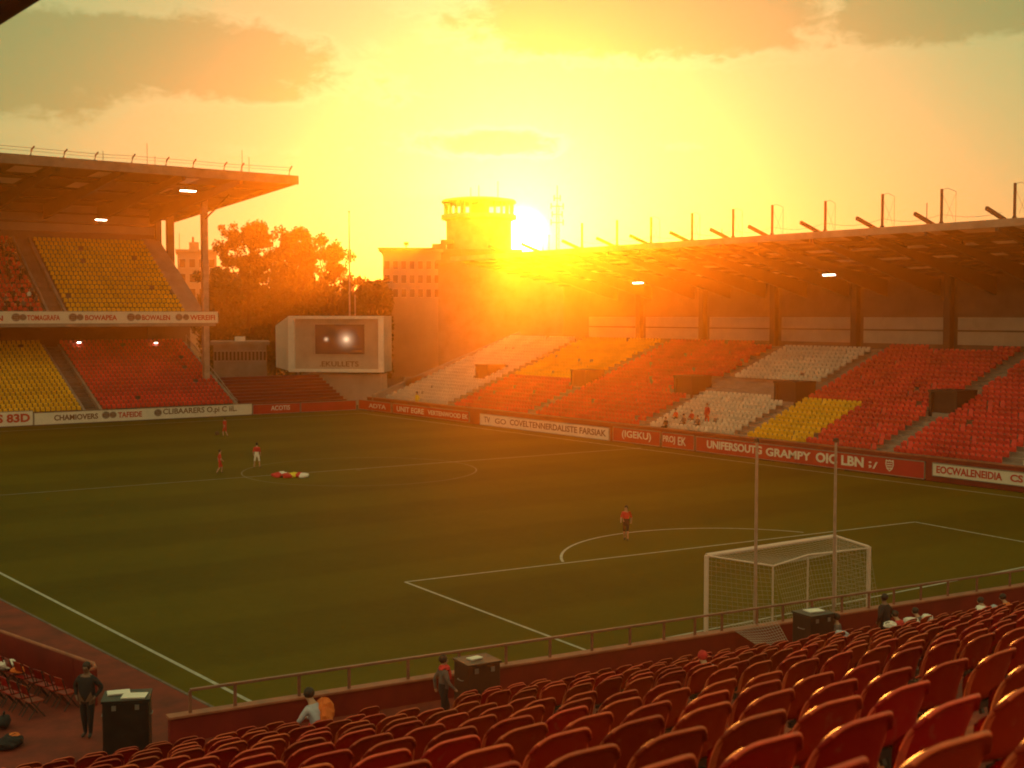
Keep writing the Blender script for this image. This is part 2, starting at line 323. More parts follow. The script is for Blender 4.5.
for k in range(60):
    p = E1 - ed * 4 + ed * k * 1.5; km.beam(p + Vector((.06, 0, -.5)), p + ed * 1.46 + Vector((.06, 0, -.5)), .1, 1.03)
tag(km.build('kerb', M['conc_dark'], bevel=.015), kind='structure')

# ---------------------------------------------------------------- text on boards
def lettering(txt, x0, x1, zh, M4, m, parent, name='lettering', bold=.012, font_shear=0.0):
    cu = bpy.data.curves.new(name, 'FONT'); cu.body = txt; cu.offset = bold; cu.resolution_u = 3; cu.extrude = .008; cu.shear = font_shear
    o = bpy.data.objects.new(name, cu); C.objects.link(o); dg = bpy.context.evaluated_depsgraph_get(); dg.update()
    me = bpy.data.meshes.new_from_object(o.evaluated_get(dg)); bpy.data.objects.remove(o)
    xs = [v.co.x for v in me.vertices]; ys = [v.co.y for v in me.vertices]; ax, bx_, ay, by_ = min(xs), max(xs), min(ys), max(ys)
    for v in me.vertices: v.co = M4 @ Vector((x0 + (v.co.x - ax) / (bx_ - ax) * (x1 - x0), (v.co.y - ay) / (by_ - ay) * zh, v.co.z))
    me.materials.clear(); me.materials.append(m); o = bpy.data.objects.new(name, me); C.objects.link(o); o.parent = parent; return o
def crest(x, z, r, M4, m1, m2, parent, ball=False):
    mb = MB(); pts = [(-.8, 1), (-.3, .86), (0, 1.02), (.3, .86), (.8, 1), (.86, .2), (.6, -.55), (0, -1), (-.6, -.55), (-.86, .2)]
    if ball: pts = [(math.cos(t / 14 * 6.283), math.sin(t / 14 * 6.283) * .9) for t in range(14)]
    for s, dz, mm in ((1, .004, 0), (.76, .009, 1)):
        mb.quad(*[M4 @ Vector((x + a * r * s, z + c * r * s, dz)) for a, c in pts], m=mm)
    for k in range(3): mb.quad(*[M4 @ Vector((x + a * r, z + c * r, .013)) for a, c in ((-.5, .45 - .4 * k), (.5, .5 - .4 * k), (.5, .32 - .4 * k), (-.5, .25 - .4 * k))], m=0)
    return mb.build('emblem', [m1, m2], parent, recalc=False)
def frameM(o, xd, n):
    xd = Vector(xd).normalized(); n = Vector(n).normalized(); z = Vector((0, 0, 1)); m = Matrix.Identity(4)
    for i, c in enumerate((xd, z, n, Vector(o))):
        for r in range(3): m[r][i] = c[r]
    return m
def board(o, xd, n, L, H, mb_, label, cat='advertising board', group='advertising boards round the pitch', frame=True, t=.1, name='advertising_board'):
    """origin = bottom left corner of the face; returns root and face matrix"""
    root = empty(name, o); tag(root, label, cat, group); Mw = frameM((0, 0, 0), xd, n)
    p = MB(); p.box(0, 0, -t, L, H, -.002, M=Mw); p.build('panel', mb_, root, bevel=.01)
    if frame:
        f = MB()
        for a, c, d, e in ((0, -.03, L, .03), (0, H - .03, L, H + .03)): f.box(a, c, -t - .02, d, e, .02, M=Mw)
        for a in (0, L): f.box(a - .03, .03, -t - .02, a + .03, H - .03, .018, M=Mw)
        f.build('frame', M['steel'], root)
    return root, Mw

# ---------------------------------------------------------------- side stand (right), runs along Y at X = 74.8
SX = 74.8; SROWS = 22; SD = .82; SR = .315; SZ = 1.15; SXB = SX + 1.4
SY0, SY1 = 34.0, 133.0; RY0, RY1 = 30.0, 124.0
aY = [onX(x, y, SX + 1.2).y for x, y in ((1005, 462), (880, 450), (735, 438), (640, 431), (527, 420), (447, 412))]   # aisle positions
stand = empty('side_stand', (85, 84, 0)); tag(stand, 'long side stand under a sloping cantilever roof with a row of masts along its edge', 'grandstand')
def st(mb, name, m, **k): o = mb.build(name, m, **k); rel(o, stand); return o
t_ = MB()
for r in range(SROWS + 2):
    x = SXB + r * SD; z = SZ + r * SR; xe = x + SD if r < SROWS + 1 else x + 1.2
    t_.box(x, SY0, z - 1.2 if r else 0, xe, SY1, z)
st(t_, 'terrace', M['conc'])
wl = MB(); wl.box(SX, SY0, 0, SX + .25, SY1 + 1.5, 1.62); st(wl, 'front_wall', M['wall_red'], bevel=.02)
wc = MB(); wc.box(SX - .04, SY0, 1.62, SX + .3, SY1 + 1.5, 1.70); st(wc, 'coping', M['cop'])
wk = MB(); wk.box(SX + .25, SY0, 0, SXB, SY1, .55); st(wk, 'walkway', M['conc_dark'])
BX = SXB + (SROWS + 2) * SD + .6; BZT = 15.0; TZ = SZ + (SROWS + 1) * SR
bwm = MB(); bwm.box(BX, SY0, 0, BX + .35, RY1, BZT); st(bwm, 'back_wall', M['wall_dark'])
# back wall panels (pale cladding bands with gaps)
yy = SY0 + 4
k = 0
while yy < RY1 - 12:
    L = 10.2; pm = MB(); pm.box(BX - .12, yy + .7, TZ + .5, BX - .003, yy + L - .7, TZ + 1.65); pm.box(BX - .12, yy + .7, TZ + 1.8, BX - .003, yy + L - .7, TZ + 2.9); st(pm, 'wall_panel', M['clad'])
    pl = MB(); pl.box(BX - .75, yy - .35, 0, BX - .15, yy + .35, BZT); st(pl, 'column', M['dark'], bevel=.03); yy += L; k += 1
ue = MB(); ue.box(SXB + 3, SY1, 0, BX, SY1 + .3, 4.0); ue.hexa([(SX, SY1, 0), (BX, SY1, 0), (BX, SY1 + .35, 0), (SX, SY1 + .35, 0), (SX, SY1, 2), (BX, SY1, TZ + 1), (BX, SY1 + .35, TZ + 1), (SX, SY1 + .35, 2)]); st(ue, 'end_wall', M['conc'])
# roof
EX = 80.0; EZ = 17.9
def rz_(x): return EZ - (x - EX) / (BX + 1 - EX) * (EZ - 14.9)
ys = [RY0 + i * (RY1 - RY0) / 62 for i in range(63)]; nx = 9
xs = [EX + .3 + i * (BX + 1.2 - EX - .3) / nx for i in range(nx + 1)]
rf = MB(); rg = MB()
lit = {(i0, j) for i0 in range(1, 61, 3) for j in (0, 2, 4, 6) if i0 % 2 or j != 6}
for i in range(62):
    for j in range(nx):
        light = (i, j) in lit or (i - 1, j) in lit
        T = rf
        if (i, j) in lit:
            q_ = MB(); cc = [Vector((xs[p_], ys[t_i], rz_(xs[p_]))) for p_, t_i in ((j, i), (j + 1, i), (j + 1, i + 2), (j, i + 2))]; q_.hexa(cc + [q + Vector((0, 0, .05)) for q in cc]); st(q_, 'rooflight', M['rooflight'])
        if light: continue
        c = [(xs[j], ys[i], rz_(xs[j])), (xs[j + 1], ys[i], rz_(xs[j + 1])), (xs[j + 1], ys[i + 1], rz_(xs[j + 1])), (xs[j], ys[i + 1], rz_(xs[j]))]
        T.hexa([Vector(q) for q in c] + [Vector(q) + Vector((0, 0, .05)) for q in c])
st(rf, 'roof_sheet', M['roof'])
fs = MB(); fs.box(EX - .05, RY0, EZ - .25, EX + .25, RY1, EZ + .3); st(fs, 'fascia', M['conc'], bevel=.02)
for j in range(1, nx + 1):
    pu = MB(); x = xs[j] - .02; pu.box(x - .07, RY0, rz_(x) - .24, x + .07, RY1, rz_(x) - .01); st(pu, 'purlin', M['dark'])
mast_px = [582, 617, 651, 692, 733, 772, 825, 882, 941, 1014]; mast_top = [223, 220, 217, 213, 209, 205, 201, 194, 189, 183]
mY = [onX(x, 240, EX + .1).y for x in mast_px]
raf = [y + 1.1 for y in mY] + [min(mY) - 8, min(mY) - 13]; raf += [max(mY) + 8, max(mY) + 14]
for y in raf:
    r_ = MB()
    r_.hexa([(EX - .3, y - .14, EZ - .55), (BX, y - .14, 13.2), (BX, y + .14, 13.2), (EX - .3, y + .14, EZ - .55), (EX - .3, y - .14, EZ - .28), (BX, y - .14, 14.7), (BX, y + .14, 14.7), (EX - .3, y + .14, EZ - .28)])
    r_.beam((EX + 4.5, y, rz_(EX + 4.5) - .2), (EX - 1.55, y, EZ + 1.0), .2, .26)      # outrigger poking past the roof edge
    st(r_, 'rafter', M['dark'])
for k, (mx_, mt) in enumerate(zip(mast_px, mast_top)):
    y = mY[k]; zt = onX(mx_, mt, EX + .1).z
    mm = MB(); mm.box(EX + .02, y - .07, EZ + .3, EX + .18, y + .07, zt); mm.box(EX - .02, y - .11, EZ + .3, EX + .22, y + .11, EZ + .42); o = st(mm, 'mast', M['dark'])
    if k > 1:
        wi = MB(); yb = y - 1.0 - .1 * (k % 3)
        wi.tube([(EX + .1, y, zt - .05), (EX + .1, y - .5, zt + .02), (EX + .1, yb, zt - .28)], .016, 4); wi.tube([(EX + .1, y, zt - .3), (EX + .1, yb + .3, EZ + .9), (EX + .1, yb + .12, EZ + .3)], .012, 4)
        wi.tube([(EX + .1, yb, zt - .28), (EX + .1, yb, EZ + .3)], .02, 4); wi.tube([(EX + .1, yb, zt - .4), (EX + .1, y - .35, EZ + .6)], .01, 4); st(wi, 'stay_wire', M['dark'])
cw = MB(); pts = []
for k in range(len(mY) - 1):
    a, c = mY[k], mY[k + 1]
    for i in range(6): f = i / 6; pts.append((EX + .15, a + (c - a) * f, EZ + .95 - .35 * math.sin(math.pi * f)))
cw.tube(pts, .012, 4); st(cw, 'cable', M['dark'])
for x, yt in ((927, 203), (722, 229)):
    p = onX(x, yt, EX + .1); a = MB(); a.tube([(p.x, p.y, EZ + .2), p], .035, 5); st(a, 'aerial', M['dark'])
def lamp_at(p, along, s=1.0, label='', parent=None):
    root = empty('floodlight', p); tag(root, label, 'floodlight', 'lamps under the stand roofs')
    a = MB(); ax = Vector(along).normalized(); bx = Vector((ax.y, -ax.x, 0))
    Mx = Matrix(((ax.x, bx.x, 0, 0), (ax.y, bx.y, 0, 0), (0, 0, 1, 0), (0, 0, 0, 1)))
    a.box(-.6 * s, -.2 * s, .05, .6 * s, .2 * s, .22, M=Mx); a.box(-.03, -.03, .2, .03, .03, .5, M=Mx); a.build('housing', M['dark'], root)
    d = MB(); d.box(-.56 * s, -.17 * s, -.05, .56 * s, .17 * s, .05, M=Mx); d.build('diffuser', M['lamp'], root)
lamp_at(onX(829, 275, EX + 7), (0, 1, 0), 1.0, 'lit floodlight under the side stand roof, the one nearer the camera')
lamp_at(onX(638, 283, EX + 7), (0, 1, 0), 1.1, 'lit floodlight under the side stand roof, closer to the setting sun')
# vomitories (tunnel mouths in the seating)
VOM = [(950, 402), (792, 396), (690, 394), (585, 380), (488, 372)]
vom_y = []
for k, (x, y) in enumerate(VOM):
    row = 10; p = onX(x, y, SXB + row * SD); yc_ = p.y; vom_y.append(yc_)
    zb = SZ + row * SR - .3; x0 = SXB + (row - 1.2) * SD; x1 = x0 + 2.6
    v_ = MB(); v_.box(x0 + .05, yc_ - 1.25, zb - .6, x1, yc_ - 1.02, zb + 1.55); v_.box(x0 + .05, yc_ + 1.02, zb - .6, x1, yc_ + 1.25, zb + 1.55); v_.box(x0, yc_ - 1.3, zb + 1.55, x1, yc_ + 1.3, zb + 1.75); o = st(v_, 'tunnel_mouth', M['dark'])
    dk = MB(); dk.box(x0 + .3, yc_ - 1.01, zb - .5, x0 + .4, yc_ + 1.01, zb + 1.54); st(dk, 'tunnel_shade', M['black'])  # black panel stands in for the deep shade inside the tunnel opening

# ---------------------------------------------------------------- seats in the far blocks
def far_seat(mb, p, fx, fy, jitter=.0, m=0):
    """small seat: back shell and pan; (fx,fy) faces the pitch"""
    a = Vector((fx, fy, 0)); s = Vector((-fy, fx, 0)); up = Vector((0, 0, 1)); p = Vector(p)
    def q(u, f, z): return p + s * u + a * f + up * z
    mb.hexa([q(-.21, -.06, .38), q(.21, -.06, .38), q(.21, 0, .38), q(-.21, 0, .38), q(-.17, -.14, .84), q(.17, -.14, .84), q(.17, -.09, .82), q(-.17, -.09, .82)], m)
    j = jitter
    mb.hexa([q(-.2, 0, .40), q(.2, 0, .40), q(.19, .10 + .25 * j, .40), q(-.19, .10 + .25 * j, .40), q(-.2, 0, .46), q(.2, 0, .46), q(.19, .16 + .25 * j, .72 - .26 * j), q(-.19, .16 + .25 * j, .72 - .26 * j)], m)
blocks = {k: MB() for k in ('red_near', 'red_mid', 'red_sun', 'yellow_near', 'yellow_sun', 'white', 'pale_sun', 'white_edge')}
for r in range(SROWS + 1):
    x = SXB + r * SD + .45; z = SZ + r * SR; y = SY0 + .5
    while y < SY1 - .5:
        y += .52
        if any(abs(y - a) < .75 for a in aY): continue
        if any(abs(y - v) < 1.45 and 8 <= r <= 12 for v in vom_y): continue
        if y < aY[0] - .75: key = 'white_edge' if r < 6 else 'red_near'
        elif y < aY[1]: key = 'red_near'
        elif y < aY[2]: key = 'yellow_near' if (r < 9 and y > aY[1] + (aY[2] - aY[1]) * (.50 + .03 * (r < 4))) else 'red_near'
        elif y < aY[3]:
            if r in (9, 10, 11, 12, 22): continue
            key = 'white'
        elif y < aY[4]: key = 'red_mid'
        elif y < aY[5]: key = 'red_sun' if r < 10 else 'yellow_sun'
        else: key = 'pale_sun'
        if r == SROWS and not (aY[1] + 1 < y < aY[1] + 3.5 or aY[2] - 5 < y < aY[2] - 1 or aY[0] < y < aY[0] + 5 or y > aY[3] + 4): continue
        if random.random() < .012: continue
        far_seat(blocks[key], (x, y + random.uniform(-.015, .015), z), -1, 0, 1.0 if random.random() < .03 else 0.0)
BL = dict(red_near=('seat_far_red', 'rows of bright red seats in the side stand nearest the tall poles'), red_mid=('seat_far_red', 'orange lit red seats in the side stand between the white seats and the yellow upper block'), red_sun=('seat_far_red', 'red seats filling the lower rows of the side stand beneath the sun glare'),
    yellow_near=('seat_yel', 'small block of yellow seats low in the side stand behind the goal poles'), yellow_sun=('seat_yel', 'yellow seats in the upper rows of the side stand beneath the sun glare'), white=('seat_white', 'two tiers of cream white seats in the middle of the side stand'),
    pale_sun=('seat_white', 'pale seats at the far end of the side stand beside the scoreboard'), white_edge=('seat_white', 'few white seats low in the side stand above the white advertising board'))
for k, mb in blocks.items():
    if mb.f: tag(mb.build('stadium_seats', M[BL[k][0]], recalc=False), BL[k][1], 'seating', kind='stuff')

# side boards
def side_board(x0, x1, z0, z1, red, label, texts=(), crests=(), X=SX - .12):
    p0 = onX(x0, 440, X); p1 = onX(x1, 440, X); L = p0.y - p1.y
    root, Mw = board((X, p0.y, z0), (0, -1, 0), (-1, 0, 0), L, z1 - z0, M['board_red'] if red else M['board_white'], label)
    for txt, a, c, zz, h, mm, bold in texts:
        ya = p0.y - onX(a, 440, X).y; yc_ = p0.y - onX(c, 440, X).y
        lettering(txt, 0, yc_ - ya, h, Mw @ Matrix.Translation((ya, zz, .008)), M[mm], root, bold=bold)
    for a, zz, r, ball in crests:
        ya = p0.y - onX(a, 440, X).y; crest(ya, zz, r, Mw, M['ink_white'], M['board_red'] if red else M['ink_red'], root, ball)
side_board(359, 391, .15, 1.25, True, 'short red advertising board at the far corner in front of the scoreboard', [('ADTA', 369, 386, .3, .5, 'ink_white', .01)])
side_board(393, 469, .15, 1.25, True, 'red advertising board lettered UNIT EGRE near the far corner', [('UNIT EGRE', 397, 424, .25, .6, 'ink_white', .012), ('VERTENWOOD EK', 428, 468, .3, .5, 'ink_white', .012)])
side_board(480, 609, .05, 1.2, False, 'long white advertising board below the sunlit red seats', [('TV', 484, 490, .3, .6, 'ink_brown', .01), ('GO', 495, 506, .3, .55, 'ink_brown', .01), ('COVELTENNERDALISTE FARSIAK', 510, 606, .32, .6, 'ink_brown', .02)], [(501, .6, .0001, True)])
side_board(613, 660, .1, 1.35, True, 'red advertising board lettered IGEKU in front of the white seats', [('(IGEKU)', 622, 651, .25, .8, 'ink_white', .012)])
side_board(662, 694, .1, 1.35, True, 'narrow red advertising board lettered PRO EK left of the tall poles', [('PROJ', 654.5 + 8.5, 675, .3, .7, 'ink_white', .012), ('EK', 678, 686, .3, .7, 'ink_white', .012)])
side_board(696, 925, .1, 1.3, True, 'longest red advertising board with white lettering and crest behind the goal poles', [('UNIFERSOUTG', 707, 762, .35, .65, 'ink_white', .03), ('GRAMPY', 766, 811, .3, .65, 'ink_white', .03), ('OIC LBN', 816, 864, .28, .75, 'ink_white', .035), (';', 869, 872, .3, .5, 'ink_white', .02), ('/', 873, 878, .3, .5, 'ink_white', .02)], [(890, .65, .42, False)])
side_board(933, 1060, .42, 1.3, False, 'white advertising board with dark red lettering at the pitch edge below few white seats', [('EOCWALENEIDIA', 937, 1003, .2, .52, 'ink_red', .03), ('CS', 1011, 1024, .22, .48, 'ink_red', .03)])

# ---------------------------------------------------------------- end stand (left), faces -Y
EY = 136.0; endst = empty('end_stand', (45, 150, 0)); tag(endst, 'two tier end stand with yellow and red seating under a deep flat roof', 'grandstand')
def es(mb, name, m, **k): o = mb.build(name, m, **k); rel(o, endst); return o
LX0, LX1 = 12.0, 58.4
xa1 = onY(80, 408, 138).x; xa2 = onY(103, 408, 138).x; xr = onY(228, 407, 138).x; xu = onY(46, 305, 143.5).x; xu2 = onY(69, 305, 143.5).x; xu3 = onY(184, 306, 143.5).x
t_ = MB(); LR, LDp, LRs = 18, .85, .375
for r in range(LR + 1):
    y = 137.5 + r * LDp; t_.box(LX0, y, max(0, .95 + r * LRs - 1.5), LX1 + 1.0, y + (LDp if r < LR else 3), .95 + r * LRs)
es(t_, 'lower_terrace', M['conc_dark'])
t_ = MB(); UR, UDp, URs = 17, .84, .53; UY, UZ = 143.6, 11.5
for r in range(UR + 1):
    y = UY + r * UDp; z = UZ + r * URs; t_.box(LX0, y, z - 1.4, LX1 - .3, y + (UDp if r < UR else 1.2), z)
es(t_, 'upper_terrace', M['conc_dark'])
s_ = MB(); s_.box(LX0, 143.1, 10.2, LX1 + .9, 158, 10.6); es(s_, 'tier_slab', M['conc'])
bw = MB(); bw.box(LX0, 158.6, 0, LX1 - .6, 159.0, 25.0); bw.box(LX1 - 3, 155, 7, LX1 + 2.4, 155.4, 10.2); es(bw, 'back_wall', M['wall_dark'])
for z in (21.6, 22.8, 24.0): p = MB(); p.box(LX0, 158.35, z, LX1 - .7, 158.58, z + .95); es(p, 'wall_panel', M['brick'])
# stepped side wall at the right of the upper tier and stair flank
sw = MB(); sw.hexa([(LX1 - 2.6, UY, UZ - 1), (LX1 - .3, UY, UZ - 1), (LX1 - .3, 158.3, UZ + 8), (LX1 - 2.6, 158.3, UZ + 8), (LX1 - 2.6, UY, UZ + .35), (LX1 - .3, UY, UZ + .35), (LX1 - .3, 158.3, UZ + 9.6), (LX1 - 2.6, 158.3, UZ + 9.6)]); es(sw, 'flank_wall', M['conc'])
# aisle kerbs (pale edges beside the stairs)
for x, y0, z0, n_, dp, rs in ((xa1 + .35, 137.6, 1.0, LR, LDp, LRs), (xa2 - .3, 137.6, 1.0, LR, LDp, LRs), (xu + .3, UY, UZ, UR, UDp, URs), (xu2 - .3, UY, UZ, UR, UDp, URs)):
    a = MB(); a.hexa([(x - .14, y0, z0 - .2), (x + .14, y0, z0 - .2), (x + .14, y0 + n_ * dp, z0 + n_ * rs - .2), (x - .14, y0 + n_ * dp, z0 + n_ * rs - .2), (x - .14, y0, z0 + .3), (x + .14, y0, z0 + .3), (x + .14, y0 + n_ * dp, z0 + n_ * rs + .3), (x - .14, y0 + n_ * dp, z0 + n_ * rs + .3)]); es(a, 'aisle_kerb', M['conc'])
# roof of the end stand
RXE = onY(298, 177, 128.8).x; z0r = onY(298, 177, 128.8).z; z1r = onY(0, 154, 128.8).z; RB = 168.0
def er(x, y): f = (RXE - x) / (RXE - onY(0, 154, 128.8).x); return z0r + (z1r - z0r) * f - (y - 128.8) * .055
rf = MB(); rg = MB(); nxr = 40; xsr = [LX0 - 4 + (RXE - LX0 + 4) * i / nxr for i in range(nxr + 1)]; nyr = 10; ysr = [129.0 + (RB - 129) * j / nyr for j in range(nyr + 1)]
for i in range(nxr):
    for j in range(nyr):
        c = [Vector((xsr[a], ysr[d], er(xsr[a], ysr[d]) - .3)) for a, d in ((i, j), (i + 1, j), (i + 1, j + 1), (i, j + 1))]
        T = MB() if (j in (1, 3) and i % 6 in (1, 2) and i < 34) else rf
        T.hexa(c + [q + Vector((0, 0, .12)) for q in c])
        if T is not rf: es(T, 'rooflight', M['rooflight'])
es(rf, 'roof_sheet', M['roof'])
fa = MB(); fa.beam((LX0 - 4, 128.85, er(LX0 - 4, 128.8) - .35), (RXE, 128.85, er(RXE, 128.8) - .35), .3, .95); es(fa, 'fascia', M['conc_dark'])
fa = MB(); fa.beam((RXE, 128.9, er(RXE, 128.9) - .35), (RXE, RB, er(RXE, RB) - .35), .25, .75); es(fa, 'fascia', M['roof'])
for x in (18, 24.5, 31, 37.5, 44, 50.5, 57):
    a = MB(); a.hexa([(x - .2, 130, er(x, 130) - 1.0), (x + .2, 130, er(x, 130) - 1.0), (x + .2, 158, er(x, 158) - 2.2), (x - .2, 158, er(x, 158) - 2.2), (x - .2, 130, er(x, 130) - .4), (x + .2, 130, er(x, 130) - .4), (x + .2, 158, er(x, 158) - .4), (x - .2, 158, er(x, 158) - .4)]); es(a, 'rafter', M['dark'])
for j in range(2, nyr, 2): a = MB(); a.box(LX0 - 4, ysr[j] - .1, er(40, ysr[j]) - .62, RXE, ysr[j] + .1, er(40, ysr[j]) - .42); es(a, 'purlin', M['dark'])
pc = onY(205, 300, 143.6); ccol_ = MB(); ccol_.box(pc.x - .35, 143.2, 0, pc.x + .35, 143.9, er(pc.x, 143.6) - .4); es(ccol_, 'column', M['post'], bevel=.05)
br = MB(); br.beam((pc.x, 143.3, er(pc.x, 143) - 3.2), (pc.x + 1.9, 140.4, er(pc.x, 140) - .6), .16, .16); es(br, 'bracket', M['dark'])
for px_, w_ in ((170, .9), (158, .7)): p = onY(px_, 235, 158.2); a = MB(); a.box(p.x - w_ / 2, 157.9, 10, p.x + w_ / 2, 158.5, er(p.x, 158) - .3); es(a, 'column', M['conc_dark'])
# bent posts and wire on the roof edge
tips = [(33, 146), (66, 149), (97, 152), (134, 154), (168, 157), (195, 159), (226, 162), (243, 163), (291, 166)]
pp = []
for x, y in tips:
    p = onY(x, y, 128.8); zb = er(p.x, 128.8) + .1; a = MB(); a.tube([(p.x - .25, 128.8, zb), (p.x - .15, 128.8, (zb + p.z) / 2 + .1), (p.x + .12, 128.8, p.z)], .085, 6); es(a, 'bent_post', M['dark']); pp.append((p.x, p.z))
a = MB(); a.tube([(LX0 - 3, 128.8, pp[0][1] + .1)] + [(x, 128.8, z - .2) for x, z in pp], .02, 4); a.tube([(LX0 - 3, 128.8, pp[0][1] - .2)] + [(x, 128.8, z - .5) for x, z in pp], .015, 4); es(a, 'cable', M['dark'])
for x, y in ((103, 151), (147, 143), (155, 156), (242, 150), (249, 157)): p = onY(x, y, 129.2); a = MB(); a.tube([(p.x, 129.2, er(p.x, 129)), (p.x, 129.2, p.z)], .03, 5); es(a, 'aerial', M['dark'])
lamp_at(onY(188, 191, 137), (1, 0, 0), 1.5, 'lit floodlight under the end stand roof near its open corner')
lamp_at(onY(101, 220, 150), (1, 0, 0), 1.1, 'lit floodlight deep under the end stand roof above the yellow upper seats')
lamp_at(onY(79, 342.5, 152), (1, 0, 0), .35, 'tiny lit lamp above the left end of the lower red seats')
lamp_at(onY(156, 343, 152), (1, 0, 0), .35, 'tiny lit lamp above the right half of the lower red seats')
# sloping handrail at the right of the lower tier
p0 = (LX1 + .9, 138, 2.0); p1 = (LX1 + .9, 152.5, 9.0); a = MB(); a.tube([p0, p1], .07, 6)
for f in [i / 9 for i in range(10)]: x, y, z = [p0[i] + (p1[i] - p0[i]) * f for i in range(3)]; a.tube([(x, y, z - 1.1), (x, y, z)], .05, 5)
a.tube([(LX1 + .9, 137.2, .4), (LX1 + .9, 137.2, 1.8), p0], .06, 5); es(a, 'handrail', M['post'])
fw = MB(); fw.hexa([(LX1 + 1, 137.3, 0), (LX1 + 1.3, 137.3, 0), (LX1 + 1.3, 154, 0), (LX1 + 1, 154, 0), (LX1 + 1, 137.3, 1.1), (LX1 + 1.3, 137.3, 1.1), (LX1 + 1.3, 154, 8.2), (LX1 + 1, 154, 8.2)]); es(fw, 'flank_wall', M['conc'])
EB = dict(low_yellow=('seat_yel', 'yellow seats in the lower tier of the end stand'), low_red=('seat_far_red', 'large block of red seats in the lower tier of the end stand'), up_yellow=('seat_yel', 'large block of yellow seats in the upper tier of the end stand'), up_red=('seat_far_red', 'red seats partly filled with spectators in the upper tier beside the stairs'))
eb = {k: MB() for k in EB}; crowd = []
for r in range(LR + 1):
    x = 20.0
    while x < xr:
        x += .54
        if xa1 < x < xa2 or random.random() < .01: continue
        k = 'low_yellow' if x < xa1 else 'low_red'; far_seat(eb[k], (x, 137.5 + r * LDp + .5, .95 + r * LRs), 0, -1)
for r in range(UR):
    x = 20.0
    while x < xu3:
        x += .54
        if xu < x < xu2 or random.random() < .01: continue
        k = 'up_red' if x < xu else 'up_yellow'; p = (x, UY + r * UDp + .45, UZ + r * URs); far_seat(eb[k], p, 0, -1)
        if k == 'up_red' and random.random() < .45: crowd.append(p)
for k, mb in eb.items(): tag(mb.build('stadium_seats', M[EB[k][0]], recalc=False), EB[k][1], 'seating', kind='stuff')
cr = MB()
for i, p in enumerate(crowd):
    c = random.choice((0, 0, 1, 2, 2, 3)); cr.blob((p[0], p[1] - .12, p[2] + .72), (.24, .15, .32), i, 6, c, .1); cr.blob((p[0], p[1] - .14, p[2] + 1.15), (.1, .11, .13), i, 6, 4, .05); cr.box(p[0] - .17, p[1] - .55, p[2] + .1, p[0] + .17, p[1] - .1, p[2] + .5, 2)
tag(cr.build('crowd', [M['k_red'], M['k_white'], M['k_dark'], M['k_grey'], M['skin']]), 'scattered crowd of spectators on the red upper tier seats of the end stand', 'crowd', kind='stuff')
# fascia banners and ground boards of the end stand
def end_board(x0, x1, py, z0, z1, Y, red, label, texts=(), crests=(), **kw):
    p0 = onY(x0, py, Y); p1 = onY(x1, py, Y); root, Mw = board((p0.x, Y, z0), (1, 0, 0), (0, -1, 0), p1.x - p0.x, z1 - z0, M['board_red'] if red else M['board_white'], label, **kw)
    for txt, a, c, zz, h, mm, bold in texts:
        xa = onY(a, py, Y).x - p0.x; xc = onY(c, py, Y).x - p0.x; lettering(txt, 0, xc - xa, h, Mw @ Matrix.Translation((xa, zz, .008)), M[mm], root, bold=bold)
    for a, zz, r in crests: crest(onY(a, py, Y).x - p0.x, zz, r, Mw, M['ink_grey'], M['ink_brown'], root, True)
end_board(-60, 218, 316, 10.55, 11.9, 143.0, False, 'long white balcony banner across the front of the upper tier', [('ATION', -28, 3, .3, .6, 'ink_red', .03), ('TOMAGRAFA', 27, 60, .35, .6, 'ink_red', .03), ('BOWAPEA', 85, 117, .35, .6, 'ink_red', .03), ('BOWALEN', 142, 170, .35, .6, 'ink_red', .03), ('WEREIFI', 190, 215, .35, .6, 'ink_red', .03)],
          [(16, .7, .5), (23, .7, .4), (73, .7, .5), (80, .7, .4), (131, .7, .5), (138, .7, .4), (179, .7, .45), (186, .7, .4)], cat='banner', group=None)
end_board(-80, 33, 418, .1, 1.6, EY, False, 'white pitch board with large red lettering left of the yellow lower seats', [('BKS S 83D', -30, 30, .35, .9, 'ink_red', .04)])
end_board(34, 252, 412, .1, 1.35, EY, False, 'long white pitch board below the red lower tier seats', [('CHAMIOVERS', 54, 98, .35, .6, 'ink_brown', .03), ('TAFEIDE', 118, 142, .35, .6, 'ink_red', .03), ('CLIBAARERS O.pi C iiL.', 163, 237, .3, .8, 'ink_brown', .02)], [(106, .7, .45), (113, .7, .4), (158, .7, .45)])
end_board(253, 300, 410, .1, 1.2, EY, True, 'red corner board lettered ACOTIS beside the long white board', [('ACOTIS', 271, 290, .35, .55, 'ink_white', .015)])
end_board(301, 356, 410, .1, 1.2, EY, True, 'plain red corner board below the scoreboard')
# corner terrace between the stands
ctr = empty('corner_terrace', (67, 140, 0)); tag(ctr, 'low red corner terrace behind the corner boards beside the end stand', 'terrace')
a = MB()
for r in range(9): a.box(LX1 + 1.6, 137.2 + r * .9, 0, 73.5, 138.1 + r * .9, 1.3 + r * .34)
rel(a.build('steps', M['wall_red']), ctr)
